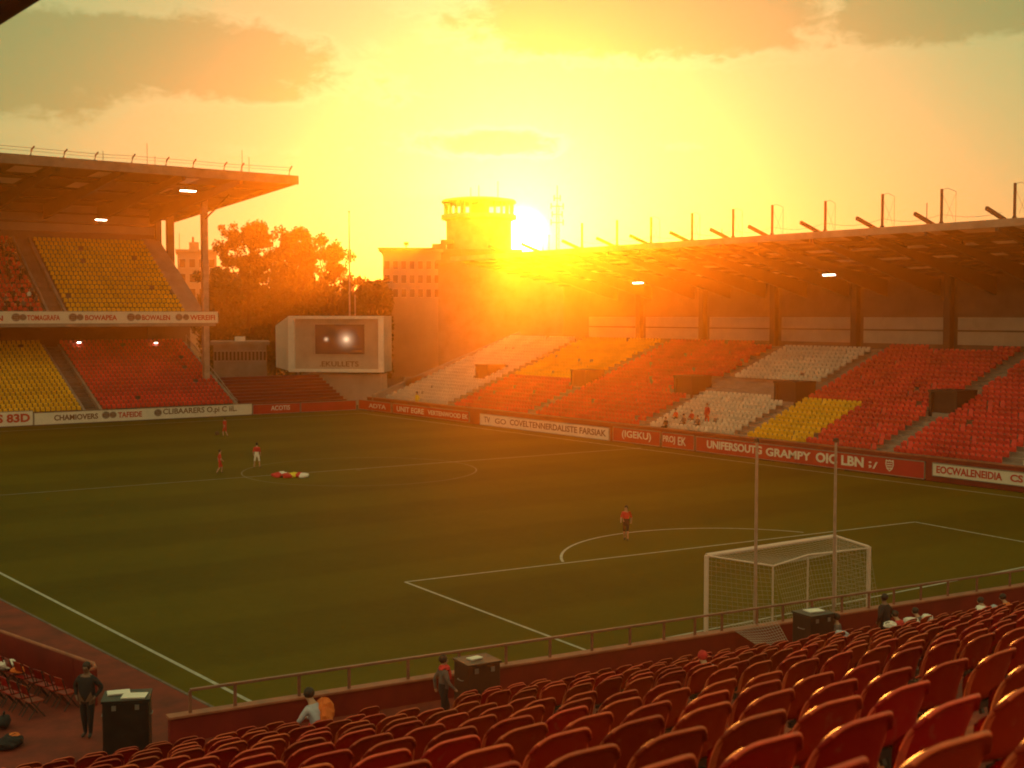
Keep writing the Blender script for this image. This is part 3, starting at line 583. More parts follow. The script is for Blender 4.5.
# ---------------------------------------------------------------- scoreboard
sb = empty('scoreboard', atD(340, 390, 163) * 1); sb.location.z = 0; c0 = atD(336, 345, 163)
face_n = Vector((-math.sin(YAW + R(7)), -math.cos(YAW + R(7)), 0)); face_x = Vector((-face_n.y, face_n.x, 0)) ; 
if face_x.dot(R3) < 0: face_x = -face_x
sb.location = (c0.x, c0.y, 0); tag(sb, 'white scoreboard box on legs with a glowing video screen in the far corner', 'scoreboard')
k_ = 163 / FPX
def SP(px, py, dn=0.0): return Vector(((px - 339) * k_ * face_x.x + face_n.x * dn, (px - 339) * k_ * face_x.y + face_n.y * dn, c0.z + (345 - py) * k_))
def sbx(x0, y0, x1, y1, d0, d1):
    c = [SP(x0, y1, d1), SP(x1, y1, d1), SP(x1, y1, d0), SP(x0, y1, d0), SP(x0, y0, d1), SP(x1, y0, d1), SP(x1, y0, d0), SP(x0, y0, d0)]; return c
a = MB(); a.hexa(sbx(291, 316, 388, 372, -.05, -4.5)); a.build('housing', M['clad'], sb)
a = MB(); a.hexa([SP(264, 369, -5.2), SP(290.5, 371, 0), SP(290.5, 371, -5), SP(268, 369, -7), SP(264, 326, -5.2), SP(290.5, 316, 0), SP(290.5, 316, -5), SP(268, 326, -7)]); a.build('side_wing', M['white'], sb)
a = MB()
for r_ in ((291, 316, 388, 319), (291, 369, 388, 372), (291, 319, 297, 369), (383, 319, 388, 369)): a.hexa(sbx(*r_, .5, -.04))
a.build('frame', M['white'], sb)
for x0, x1 in ((302, 316), (370, 381)):
    a = MB(); a.hexa(sbx(x0, 322, x1, 355, .04, -.04))
    for i in range(11): a.hexa(sbx(x0 + .3, 323 + i * 2.9, x1 - .3, 325 + i * 2.9, .10, .0))
    a.build('louvre_panel', M['clad'], sb)
def screen_mat():
    m = bpy.data.materials.new('video screen'); m.use_nodes = True; t = NB(m.node_tree); p = m.node_tree.nodes['Principled BSDF']; p.inputs['Base Color'].default_value = (.02, .012, .01, 1); p.inputs['Roughness'].default_value = .7
    uv = t.n('ShaderNodeTexCoord').outputs['Generated']; 
    def spot(cx, cz, r, amp):
        d = t.v('SUBTRACT', uv, (cx, .5, cz)); sp = t.n('ShaderNodeSeparateXYZ'); t.l(d, sp.inputs[0]); q = t.m('ADD', t.m('POWER', t.m('ABSOLUTE', sp.outputs[0]), 2.0), t.m('MULTIPLY', t.m('POWER', t.m('ABSOLUTE', sp.outputs[2]), 2.0), .35))
        return t.m('MULTIPLY', t.m('EXPONENT', t.m('MULTIPLY', q, -1 / r ** 2)), amp)
    nz = t.n('ShaderNodeTexNoise'); nz.inputs['Scale'].default_value = 9; t.l(uv, nz.inputs['Vector'])
    e = t.m('ADD', t.m('ADD', spot(.62, .5, .13, .30), spot(.62, .5, .05, .5)), t.m('ADD', spot(.22, .5, .035, .5), t.m('MULTIPLY', nz.outputs[0], .012)))
    p.inputs['Emission Color'].default_value = (1, .62, .34, 1); t.l(e, p.inputs['Emission Strength']); return m
a = MB(); a.hexa(sbx(318, 324.5, 368, 354, .16, -.03)); a.build('video_screen', screen_mat(), sb)
Ms = frameM(SP(322, 366.5, .02), face_x, face_n); lettering('.EKULLETS', 0, 40 * k_, 5.2 * k_, Ms, M['ink_brown'], sb, bold=.01)
for px_ in (296, 311, 360, 381): a = MB(); a.hexa(sbx(px_, 372, px_ + 2, 412, -1, -1.4)); a.build('leg', M['post'], sb)
a = MB(); a.hexa(sbx(302, 374, 384, 412, -.8, -4)); a.build('base_cabin', M['clad'], sb)
a = MB(); a.hexa(sbx(316, 380, 340, 392, -1.5, -1.65)); a.build('window', M['glass'], sb)

# ---------------------------------------------------------------- low buildings, tower, masts
def block(name, label, px0, px1, py0, D, depth, wallm, cat='building', rows=3, cols=6, win=True, roofm=None, wy0=None, wy1=None):
    c = atD((px0 + px1) / 2, py0, D); root = empty(name, (c.x, c.y, 0)); tag(root, label, cat); W = (px1 - px0) * D / FPX; H = c.z; rz = -YAW - math.atan(((px0 + px1) / 2 - 512) / FPX); root.rotation_euler.z = rz
    a = MB(); a.box(-W / 2, 0, 0, W / 2, depth, H); a.build('wall', wallm, root)
    a = MB(); a.box(-W / 2 - .4, -.4, H + .003, W / 2 + .4, depth + .4, H + .5); a.build('roof', roofm or wallm, root)
    if win:
        z1 = H - .8 if wy0 is None else c.z - (wy0 - py0) * D / FPX; z0 = H * .35 if wy1 is None else c.z - (wy1 - py0) * D / FPX
        ch = (z1 - z0) / rows; cw_ = W / cols
        for r in range(rows):
            for q in range(cols):
                x = -W / 2 + (q + .5) * cw_; z = z0 + (r + .5) * ch; f = MB(); f.box(x - cw_ * .33, -.06, z - ch * .33, x + cw_ * .33, .02, z + ch * .33); o = f.build('window', M['clad'], root)
                g_ = MB(); g_.box(x - cw_ * .29, -.09, z - ch * .28, x + cw_ * .29, -.062, z + ch * .28); g_.build('pane', M['glass'], o)
    return root, W, H
bA, W, H = block('apartment_building', 'pale apartment block seen between the end stand columns and the trees', 178, 216, 252, 260, 14, M['brick'], rows=5, cols=4)
for x0, x1, h in ((-W * .2, W * .05, 1.6), (W * .1, W * .25, 1.0)): a = MB(); a.box(x0, 2, H + .5, x1, 6, H + .5 + h); a.build('chimney', M['brick'], bA)
a = MB(); a.tube([(-W * .1, 3, H + 2), (-W * .1, 3, H + 3.2)], .25, 6); a.tube([(-W * .45, 3, H + .5), (-W * .45, 3, H + 4)], .06, 5); a.build('aerial', M['dark'], bA)
bB, W, H = block('office_building', 'flat roofed pale office block left of the round tower', 383, 441, 252, 235, 20, M['brick'], rows=3, cols=7, wy0=258, wy1=300)
a = MB(); a.box(-W / 2 - .9, -.9, H + .5, W / 2 * .7, 12, H + .75); a.build('canopy', M['dark'], bB)
a = MB(); a.tube([(-W * .1, 3, H + .5), (-W * .1, 3, H + 1.4)], .12, 6); a.tube([(-W * .1, 3, H + 1.4), (-W * .1, 3, H + 2.0)], .45, 8); a.build('tank', M['dark'], bB)
bC, W, H = block('plant_building', 'stepped dark block at the foot of the round tower', 432, 520, 252, 242, 14, M['conc_dark'], win=False)
a = MB(); a.box(-W / 2, 1, H + .5, -W / 2 + 2.6, 5, H + 1.6); a.box(-W / 2 + 1.6, 1.2, H + 1.6, -W / 2 + 4, 4, H + 2.4); a.build('rooftop_unit', M['conc_dark'], bC)
bD, W, H = block('service_building', 'low service building behind the corner terrace', 214, 266, 345, 172, 6, M['conc'], rows=1, cols=14, wy0=348, wy1=364)
a = MB(); a.box(-W * .1, .5, H + .5, W * .1, 2.2, H + 1.1); a.build('rooftop_unit', M['white'], bD)
bE, W, H = block('hall_building', 'broad dark hall behind the far end of the side stand', 438, 640, 263, 200, 22, M['conc_dark'], win=False)
# round control tower
D = 250; kk = D / FPX; p = atD(479, 300, D); tw = empty('control_tower', (p.x, p.y, 0)); tag(tw, 'round control tower with a glazed top gallery in front of the sun', 'tower')
zt = lambda y: CAM_Z + (315 - y) * kk
r0 = 32.5 * kk; r1 = 36.5 * kk
a = MB(); a.lathe([(r0, 0), (r0, zt(222)), (r0 + .15, zt(221.5)), (r0 + 1.0, zt(220)), (r0 + 1.0, zt(216)), (r0 + .2, zt(215.8))], 40); a.build('shaft', M['conc'], tw, smooth=False)
a = MB(); a.lathe([(r1 - .6, zt(204.6)), (r1, zt(204.5)), (r1 + .2, zt(203)), (r1 - .1, zt(201)), (r0 * .8, zt(199.4)), (0, zt(198.8))], 40); a.lathe([(0, zt(204.9)), (r1 - .6, zt(204.9))], 40); a.build('roof', M['conc_dark'], tw)
a = MB(); a.lathe([(r0 * .25, zt(215.8)), (r0 * .25, zt(204.9))], 12); a.lathe([(0, zt(215.9)), (r0 + .2, zt(215.9))], 40); a.build('core', M['conc_dark'], tw)
for q in range(26):
    t = 2 * math.pi * q / 26; wdt = .16 if q % 3 else .4; a = MB(); a.box(-wdt, -.15, zt(215.8), wdt, .15, zt(204.7), M=Matrix.Translation((math.cos(t) * (r0 + .3), math.sin(t) * (r0 + .3), 0)) @ Matrix.Rotation(t + math.pi / 2, 4, 'Z')); a.build('mullion', M['conc_dark'], tw)
for dx, h in ((-8, 188), (0, 186), (19, 182)): a = MB(); a.tube([(dx * kk * R3.x, dx * kk * R3.y, zt(199)), (dx * kk * R3.x, dx * kk * R3.y, zt(h))], .09, 5); a.build('aerial', M['dark'], tw)
# lattice mast
D = 236; kk = D / FPX; p = atD(557, 300, D); lt = empty('lattice_mast', (p.x, p.y, 0)); tag(lt, 'lattice radio mast standing just right of the sun', 'radio mast')
zt = lambda y: CAM_Z + (315 - y) * kk
a = MB()
for sx, sy in ((-1, -1), (1, -1), (0, 1)): a.tube([(sx * .4, sy * .35, 0), (sx * .22, sy * .2, zt(205))], .07, 5)
z = 20.0; i = 0
while z < zt(207): a.tube([(-.36, -.3, z), (.36, -.3, z + 1)], .04, 4); a.tube([(.36, -.3, z + 1), (-.36, -.3, z + 2)], .04, 4); z += 2; i += 1
a.tube([(0, 0, zt(206)), (0, 0, zt(186))], .09, 5); a.build('lattice', M['dark'], lt)
for y, hw in ((207, 6), (215, 5), (223, 6), (199, 3)):
    a = MB(); a.beam((-hw * kk * R3.x, -hw * kk * R3.y, zt(y)), (hw * kk * R3.x, hw * kk * R3.y, zt(y)), .12, .16)
    for s in (-1, 1): a.tube([(s * hw * kk * R3.x, s * hw * kk * R3.y, zt(y) - .5), (s * hw * kk * R3.x, s * hw * kk * R3.y, zt(y) + .6)], .12, 5)
    a.build('crossarm', M['dark'], lt)
for x, y0, y1, D, lab in ((349, 212, 330, 190, 'tall thin flagpole in front of the trees'), (355, 294, 330, 168, 'short white pole above the scoreboard'), (543, 235, 300, 220, 'thin pole beside the sun, left of the lattice mast'), (549, 236, 300, 221, 'thinnest pole between the sun and the lattice mast')):
    p = atD(x, y0, D); o = empty('pole', (p.x, p.y, 0)); tag(o, lab, 'pole'); a = MB(); a.tube([(0, 0, 0), (0, 0, p.z)], [.17, .07], 7); a.build('shaft', M['post'], o); a = MB(); a.lathe([(0, .2), (.12, .1), (.12, -.05), (0, -.1)], 8, (0, 0, p.z)); a.build('finial', M['dark'], o)

# ---------------------------------------------------------------- trees
def tree(px, pytop, pw, D, label, m='leaf', dense=1.0, seed=1, low=.28, group=None):
    rr = random.Random(seed); p = atD(px, pytop, D); H = p.z; Rw = pw / 2 * D / FPX; root = empty('broadleaf_tree', (p.x, p.y, 0)); tag(root, label, 'tree', group)
    t = MB(); tips = []
    t.tube([(0, 0, 0), (.2, .1, H * .16), (.1, -.1, H * .32), (0, 0, H * .55)], [.55, .42, .34, .2], 8)
    for i in range(15):
        an = i * 2.4 + rr.uniform(-.4, .4); hz = H * (low + .1 + .55 * rr.random()); el_ = rr.uniform(.35, 1.2); L = Rw * rr.uniform(.65, 1.0)
        s = Vector((0, 0, min(hz * .75, H * .5))); e = Vector((math.cos(an) * L * math.cos(el_ * .8), math.sin(an) * L * math.cos(el_ * .8), min(H * .96, hz + L * .55)))
        mid = (s + e) / 2 + Vector((0, 0, L * .12)); t.tube([s, mid, e], [.19, .11, .035], 5); tips += [e, mid * .35 + e * .65]
        for k in range(3):
            f = rr.uniform(.45, 1); b0 = mid.lerp(e, f); e2 = b0 + Vector((rr.uniform(-1, 1), rr.uniform(-1, 1), rr.uniform(-.1, 1))) * L * .42; t.tube([b0, e2], [.05, .018], 4); tips.append(e2)
    t.build('trunk', M['bark'], root)
    cr = MB()
    cl = []
    for i in range(int(150 * dense)):
        if rr.random() < .55 and tips: c = rr.choice(tips) + Vector((rr.gauss(0, .5), rr.gauss(0, .5), rr.gauss(0, .4)))
        else:
            an = rr.uniform(0, 6.283); q = rr.random() ** .5; zz = rr.uniform(low, .93); prof = math.sin(math.pi * min(1, max(0, (zz - low + .12) / (1.12 - low)))) ** .6
            c = Vector((math.cos(an) * Rw * q * prof * .9, math.sin(an) * Rw * q * prof * .9, H * zz))
        cl.append((c, rr.uniform(.5, 1.15)))
    for c, r in cl:
        for k in range(int(100 * (r ** 1.5))):
            d = Vector((rr.gauss(0, 1), rr.gauss(0, 1), rr.gauss(0, .75))).normalized() * r * (rr.random() ** .4)
            q = c + d
            if q.z > H: q.z = H - rr.random() * .4
            s = rr.uniform(.16, .32); a1 = Vector((rr.gauss(0, 1), rr.gauss(0, 1), rr.gauss(0, 1))).normalized(); a2 = a1.cross(Vector((rr.gauss(0, 1), rr.gauss(0, 1), rr.gauss(0, 1)))).normalized()
            cr.quad(q - a1 * s, q - a2 * s * .6, q + a1 * s, q + a2 * s * .6)
    cr.build('crown', M[m], root, recalc=False)
TG = 'trees beyond the end stand'
tree(247, 218, 66, 205, 'broad leafy tree with the tallest rounded crown beside the end stand', 'leaf', 1.7, 37, .22, TG)
tree(296, 221, 52, 200, 'rounded tree in the middle of the row behind the scoreboard', 'leaf', 1.6, 5, .22, TG)
tree(331, 236, 40, 196, 'sparse airy tree with visible limbs beside the tall flagpole', 'leaf', .6, 9, .3, TG)
tree(272, 252, 80, 215, 'low wide tree filling the gap behind the two tall crowns', 'leaf2', 1.7, 13, .15, TG)
tree(222, 258, 46, 190, 'dark low tree close behind the end stand column', 'leaf2', 1.4, 17, .12, TG)
tree(320, 276, 70, 220, 'low dark tree behind the top edge of the scoreboard', 'leaf2', 1.3, 23, .12, TG)
tree(366, 270, 48, 210, 'small dark tree beside the flat roofed office block', 'leaf2', 1.3, 19, .15, TG)

tl = MB(); rr = random.Random(5); pa = atD(204, 300, 232); pb = atD(392, 300, 232)
for i in range(30000):
    f = rr.random(); q = pa.lerp(pb, f) + F3 * rr.uniform(-5, 5); hh = CAM_Z + (315 - (292 + 7 * math.sin(f * 19) + 4 * math.sin(f * 47 + 1))) * 232 / FPX; q.z = hh * (1 - rr.random() ** 1.6) 
    s = rr.uniform(.25, .5); a1 = Vector((rr.gauss(0, 1), rr.gauss(0, 1), rr.gauss(0, 1))).normalized(); a2 = a1.cross(Vector((rr.gauss(0, 1), rr.gauss(0, 1), rr.gauss(0, 1)))).normalized(); tl.quad(q - a1 * s, q - a2 * s * .7, q + a1 * s, q + a2 * s * .7)
tag(tl.build('treeline', M['leaf2'], recalc=False), 'dense dark mass of low trees and bushes behind the scoreboard', 'trees', kind='stuff')

# ---------------------------------------------------------------- goal, poles
def w2(px, py, z): return onZ(px, py, z)
gA = Vector((*onZ(706, 632, 0).xy, 0)); gt = 2.8
GY = gA.y
gBx = onY(836, 500, GY).x; gB = Vector((gBx, GY, 0)); gC = Vector((*onZ(868, 612, 0).xy, 0)); hC = onY(868, 547, gC.y).z
gD = Vector((*onZ(773, 566, 2.45).xy, 0)); gE = Vector((*onZ(808, 557, 2.45).xy, 0)); hD = 2.45
goal = empty('football_goal', gA); tag(goal, 'white football goal with netting at the near end of the pitch', 'goal')
def gp(mb, name, m, **k): o = mb.build(name, m, smooth=False, **k); rel(o, goal); return o
up = lambda p, z: Vector((p.x, p.y, z))
for p, h, r in ((gA, gt, .085), (gB, gt, .065), (gC, hC, .085)):
    a = MB(); a.tube([up(p, 0), up(p, h)], r, 10); gp(a, 'post', M['goalw'])
a = MB(); a.tube([up(gA, gt), up(gB, gt)], .085, 10); gp(a, 'crossbar', M['goalw'])
a = MB(); a.tube([up(gB, gt), up(gC, hC)], .05, 8); a.tube([up(gA, gt), up(gD, hD)], .035, 8); a.tube([up(gD, hD), up(gE, hD + .08), up(gC, hC - .05)], .035, 8); gp(a, 'net_bar', M['goalw'])
for p in (gD, gE): a = MB(); a.tube([up(p, 0), up(p, hD)], .032, 8); gp(a, 'stanchion', M['goalw'])
net = MB()
def netpatch(a, b_, c, d, sp=.16, sag=0.0, r=.006):
    nu = max(2, int((b_ - a).length / sp)); nv = max(2, int((d - a).length / sp))
    def P(u, v):
        q = a.lerp(b_, u).lerp(d.lerp(c, u), v); q.z -= sag * math.sin(math.pi * u) * math.sin(math.pi * v) + .03 * math.sin(9 * u + 5 * v) * sag * 3; return q
    for i in range(nu + 1): net.tube([P(i / nu, v / 6) for v in range(7)], r, 3, caps=False)
    for j in range(nv + 1): net.tube([P(u / 8, j / nv) for u in range(9)], r, 3, caps=False)
netpatch(up(gA, gt), up(gB, gt), up(gC, hC), up(gD, hD), .2, .14)
netpatch(up(gA, gt), up(gD, hD), up(gD + Vector((.2, -.4, 0)), .02), up(gA, .02), .17, .05)
netpatch(up(gD, hD), up(gE, hD), up(gE + Vector((0, -.8, 0)), .02), up(gD + Vector((.2, -.8, 0)), .02), .17, .06)
netpatch(up(gE, hD), up(gC, hC), up(gC + Vector((0, -.6, 0)), .02), up(gE + Vector((0, -.8, 0)), .02), .17, .06)
netpatch(up(gB, gt), up(gC, hC), up(gC, .02), up(gB, .02), .17, .02)
gp(net, 'net', M['net'])
# loose netting draped over the parapet
dn_ = MB(); net = dn_
q0, q1, q2, q3 = ns(Ud.dot(onZ(740, 634, 2.5)), VW + .15, 2.62), ns(Ud.dot(onZ(792, 628, 2.5)), VW + .15, 2.62), ns(Ud.dot(onZ(797, 640, 2.4)) , VW - 1.2, 2.1), ns(Ud.dot(onZ(765, 640, 2.4)), VW - 1.0, 2.1)
netpatch(q0, q1, q2, q3, .11, .06, .007)
tag(dn_.build('loose_netting', M['net']), 'loose pale netting draped over the red parapet wall by the middle equipment box', 'net')
for x, yt, lab in ((757, 440, 'tall thin pole behind the goal, the one crossing the net'), (836, 440, 'tall thin pole behind the goal, the one at its corner')):
    p = onY(x, yt, 29.8); o = empty('tall_pole', (p.x, p.y, 0)); tag(o, lab, 'pole', 'tall poles behind the goal'); a = MB(); a.tube([(0, 0, 0), (0, 0, p.z)], [.065, .048], 9); a.build('shaft', M['post'], o, smooth=False)
    a = MB(); a.lathe([(0, .08), (.09, .05), (.09, -.06), (.05, -.08)], 9, (0, 0, p.z)); a.build('cap', M['dark'], o)
# ---------------------------------------------------------------- near stand: terrace, parapet, railing
NROW = 30; DV = .82; SLP = .3156; V0 = 25.0; SEAT_T = .86
def ztop(v): return CAM_Z - (.46 + SLP * v)
VS = [1.0]
while VS[-1] < 24.0: VS.append(VS[-1] + 1.12 + .050 * VS[-1])
VS = [v * 25.0 / VS[-1] for v in VS][::-1] + [.1, -.9, -1.9]      # row positions, front row first; treads get shallower up the slope
UL, UR_ = -22.0, 46.0; AU = 9.6; AW = .62
nst = empty('near_stand', ns(12, 14, 0)); tag(nst, 'stepped red terrace under the rows of seats nearest the camera', 'terrace')
tr = MB()
for k in range(len(VS)):
    v = VS[k]; vn = VS[k + 1] if k + 1 < len(VS) else v - 4; zf = ztop(v) - SEAT_T; nsbox(tr, UL, vn + .42, zf - 1.6, UR_, v + .42, zf, 0)
rel(tr.build('steps', M['floor_red']), nst)
wz = 1.9
wk = MB(); nsbox(wk, UA - .2, V0 + .42, 0.0, UR_, VW - .001, wz); rel(wk.build('walkway', M['floor_red']), nst)
wk = MB(); nsbox(wk, UL, V0 + .42, 0.0, UA - .2, VW - 1.2, wz - .35); rel(wk.build('walkway', M['floor_red']), nst)
sp_ = MB()
for k in range(1, len(VS) - 3):
    v = VS[k]; zf = ztop(v) - SEAT_T; dz = zf - ztop(VS[k - 1]) + SEAT_T; nsbox(sp_, AU - AW, v + .42, zf - dz * .5 - .5, AU + AW, v + .72, zf - dz * .5)
rel(sp_.build('aisle_steps', M['floor_red']), nst)
pw = empty('parapet_wall', ns(UA + 10, VW, 0)); tag(pw, 'low dark red parapet wall along the front of the near terrace', 'wall')
a = MB(); nsbox(a, UA, VW, 0, UR_, VW + .22, 2.46); rel(a.build('wall', M['wall_red'], bevel=.01), pw)
a = MB(); nsbox(a, UA - .03, VW - .05, 2.46, UR_, VW + .27, 2.52); rel(a.build('coping', M['cop'], bevel=.012), pw)
rl = empty('railing', ns(UA + 10, VW + .1, 0)); tag(rl, 'metal railing with flat posts on top of the red parapet wall', 'railing')
RH = onZ(190, 690, 2.5); 
vr = VW + .1
def zat(px, py):  # height of pixel on the vertical plane of the railing
    d = ray(px, py); t = (vr - Nd.dot(O)) / Nd.dot(d); return (O + d * t)
rA, rB = zat(190, 690), zat(1022, 570)
a = MB(); a.beam(rA, rB + (rB - rA) * .35, .09, .06); rel(a.build('top_rail', M['rail'], bevel=.012), rl)
posts = [190, 235, 299, 349, 408, 459, 506, 550, 592, 630, 664, 695, 722, 757, 783, 812, 842, 869, 894, 921, 948, 977, 1010, 1050]
for px_ in posts:
    f = (px_ - 190) / (1022 - 190); py_ = 690 + (570 - 690) * f; p = zat(px_, py_); a = MB(); u = Ud.dot(p)
    nsbox(a, u - .035, vr - .02, 2.52, u + .035, vr + .02, p.z - .02); rel(a.build('post', M['rail']), rl)

# ---------------------------------------------------------------- near seats
def seat_shell(nu, nw, thick):
    bm = bmesh.new(); g_ = []
    for j in range(nw + 1):
        wv = j / nw; row = []
        for i in range(nu + 1):
            u = -1 + 2 * i / nu; au = abs(u); tp = 1 - .26 * au ** 4.5
            x = .268 * u * (1 - .10 * max(0, wv - .55) ** 1.5); zz = .40 + .45 * wv * tp; y = -.11 * wv + .075 * au ** 3.2 + .02 * math.sin(math.pi * wv)
            if wv > .90: c = (wv - .90) / .10; y -= .030 * c; zz -= .003 * c + .03 * c * .3
            if j == 0: y += .05; 
            row.append(bm.verts.new((x, y, zz)))
        g_.append(row)
    for j in range(nw):
        for i in range(nu): bm.faces.new((g_[j][i], g_[j][i + 1], g_[j + 1][i + 1], g_[j + 1][i]))
    bmesh.ops.recalc_face_normals(bm, faces=bm.faces); bmesh.ops.solidify(bm, geom=list(bm.faces), thickness=thick); bmesh.ops.recalc_face_normals(bm, faces=bm.faces)
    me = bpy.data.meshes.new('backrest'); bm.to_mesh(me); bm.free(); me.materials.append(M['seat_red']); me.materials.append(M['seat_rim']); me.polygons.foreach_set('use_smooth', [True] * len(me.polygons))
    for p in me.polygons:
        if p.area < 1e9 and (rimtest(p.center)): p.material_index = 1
    return me
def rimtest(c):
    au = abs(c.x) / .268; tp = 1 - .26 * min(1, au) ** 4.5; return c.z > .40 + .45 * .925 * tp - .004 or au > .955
def pan_mesh(nu=8, nw=6):
    bm = bmesh.new(); g_ = []
    for j in range(nw + 1):
        wv = j / nw; row = []
        for i in range(nu + 1):
            u = -1 + 2 * i / nu; s = 1 - .18 * max(0, wv - .6) ; row.append(bm.verts.new((.235 * u * s, .075 + .015 * wv + .02 * u * u, .40 + .22 * wv - .04 * abs(u) ** 4 * wv)))
        g_.append(row)
    for j in range(nw):
        for i in range(nu): bm.faces.new((g_[j][i], g_[j][i + 1], g_[j + 1][i + 1], g_[j + 1][i]))
    bmesh.ops.solidify(bm, geom=list(bm.faces), thickness=.025); bmesh.ops.recalc_face_normals(bm, faces=bm.faces)
    me = bpy.data.meshes.new('seat_pan'); bm.to_mesh(me); bm.free(); me.materials.append(M['seat_red']); me.polygons.foreach_set('use_smooth', [True] * len(me.polygons)); return me
def bracket_mesh():
    a = MB()
    for s in (-1, 1): a.beam((s * .13, -.02, .30), (s * .13, .05, .46), .035, .03); 
    a.beam((-.24, .0, .37), (.24, .0, .37), .04, .05); a.beam((0, -.02, .36), (0, -.06, 0), .05, .05); a.box(-.06, -.12, 0, .06, .0, .012); return a.mesh('bracket', M['dark'])
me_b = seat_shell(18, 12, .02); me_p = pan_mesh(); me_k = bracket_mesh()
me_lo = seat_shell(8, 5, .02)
proto = empty('tip_up_seat'); 
for nme, me in (('backrest', me_b), ('seat_pan', me_p), ('bracket', me_k)): o = bpy.data.objects.new(nme, me); C.objects.link(o); o.parent = proto
rs = random.Random(21); cand = []
for k in range(len(VS)):
    v = VS[k]
    if v < 1.6: break
    u = AU + AW + .32 + rs.uniform(0, .3)
    us = []
    x = u
    while x < 44: us.append(x); x += .60
    x = AU - AW - .32 - rs.uniform(0, .3)
    while x > UL + 1: us.append(x); x -= .60
    for uu in us:
        if rs.random() < .035: continue
        p = ns(uu, v, ztop(v) - SEAT_T); q = pix(p + Vector((0, 0, .8)))
        hw = 330 / q[2] if q else 0
        if q is None or not (-hw < q[0] < 1024 + hw * .8) or q[1] > 772 or q[1] < 560: continue
        if k < 2 and (385 < q[0] < 455 or 866 < q[0] < 902): continue
        cand.append((q[2], k, uu, p, q))
cand.sort(key=lambda c: c[0]); vis = [c for c in cand]
near = vis[:300]; rest = vis[300:]
byrow = {}
for c in near:
    byrow.setdefault(c[1], []).append(c)
rows_sorted = sorted(byrow, reverse=True); order = {}
for ri, k in enumerate(rows_sorted):
    rowc = sorted(byrow[k], key=lambda c: -c[4][0])
    for j, c in enumerate(rowc): order[(c[1], c[2])] = (ri + 1, j + 1)
def nth(n): return f"{n}{'th' if 10 <= n % 100 <= 20 else {1: 'st', 2: 'nd', 3: 'rd'}.get(n % 10, 'th')}"
SG = 'red tip-up seats in the near terrace'
for i, c in enumerate(near):
    o = proto if i == 0 else copy_tree(proto)
    o.location = c[3]; o.rotation_euler = (R(rs.uniform(-1.2, 1.2)), R(rs.uniform(-.8, .8)), ROT + R(6 + rs.uniform(-2.5, 2.5)))
    if (c[1], c[2]) in order: ri, j = order[(c[1], c[2])]; lab = f'glossy red tip-up seat, {nth(j)} from the right in the {nth(ri)} row up from the bottom'
    else: lab = 'glossy red tip-up seat cut off by the picture edge'
    tag(o, lab, 'seat', SG)
lo = MB(); lv = [v.co.copy() for v in me_lo.vertices]; lf = [tuple(p.vertices) for p in me_lo.polygons]; lmi = [p.material_index for p in me_lo.polygons]
for c in rest:
    Mx = Matrix.Translation(c[3]) @ Matrix.Rotation(ROT + R(6 + rs.uniform(-3, 3)), 4, 'Z'); base = len(lo.v); lo.v += [tuple(Mx @ v) for v in lv]; lo.f += [tuple(base + q for q in f) for f in lf]; lo.mi += lmi
    lo.box(-.2, .05, .40, .2, .09, .62, M=Mx)
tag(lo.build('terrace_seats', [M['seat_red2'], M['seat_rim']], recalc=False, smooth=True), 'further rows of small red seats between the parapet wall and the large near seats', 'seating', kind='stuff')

def crumple(mb, c, r, seed, m=0, n=16):
    rr = random.Random(seed); base = len(mb.v); k = n // 2
    ph = [(rr.uniform(1, 5), rr.uniform(1, 5), rr.uniform(1, 5), rr.uniform(0, 6.28), rr.uniform(.05, .16)) for _ in range(7)]
    for i in range(k + 1):
        th = math.pi * i / k
        for j in range(n):
            fi = 2 * math.pi * j / n; x, y, z = math.sin(th) * math.cos(fi), math.sin(th) * math.sin(fi), math.cos(th)
            q = 1 + sum(a4 * abs(math.sin(a1 * x * 1.7 + a2 * y * 1.7 + a3 * z + a0)) for a1, a2, a3, a0, a4 in ph) - .35 + rr.uniform(-.08, .08)
            mb.v.append((c[0] + r[0] * q * x, c[1] + r[1] * q * y, c[2] + r[2] * max(-.6, q * z)))
    for i in range(k):
        for j in range(n): j2 = (j + 1) % n; mb.f.append((base + i * n + j, base + (i + 1) * n + j, base + (i + 1) * n + j2, base + i * n + j2)); mb.mi.append(m)
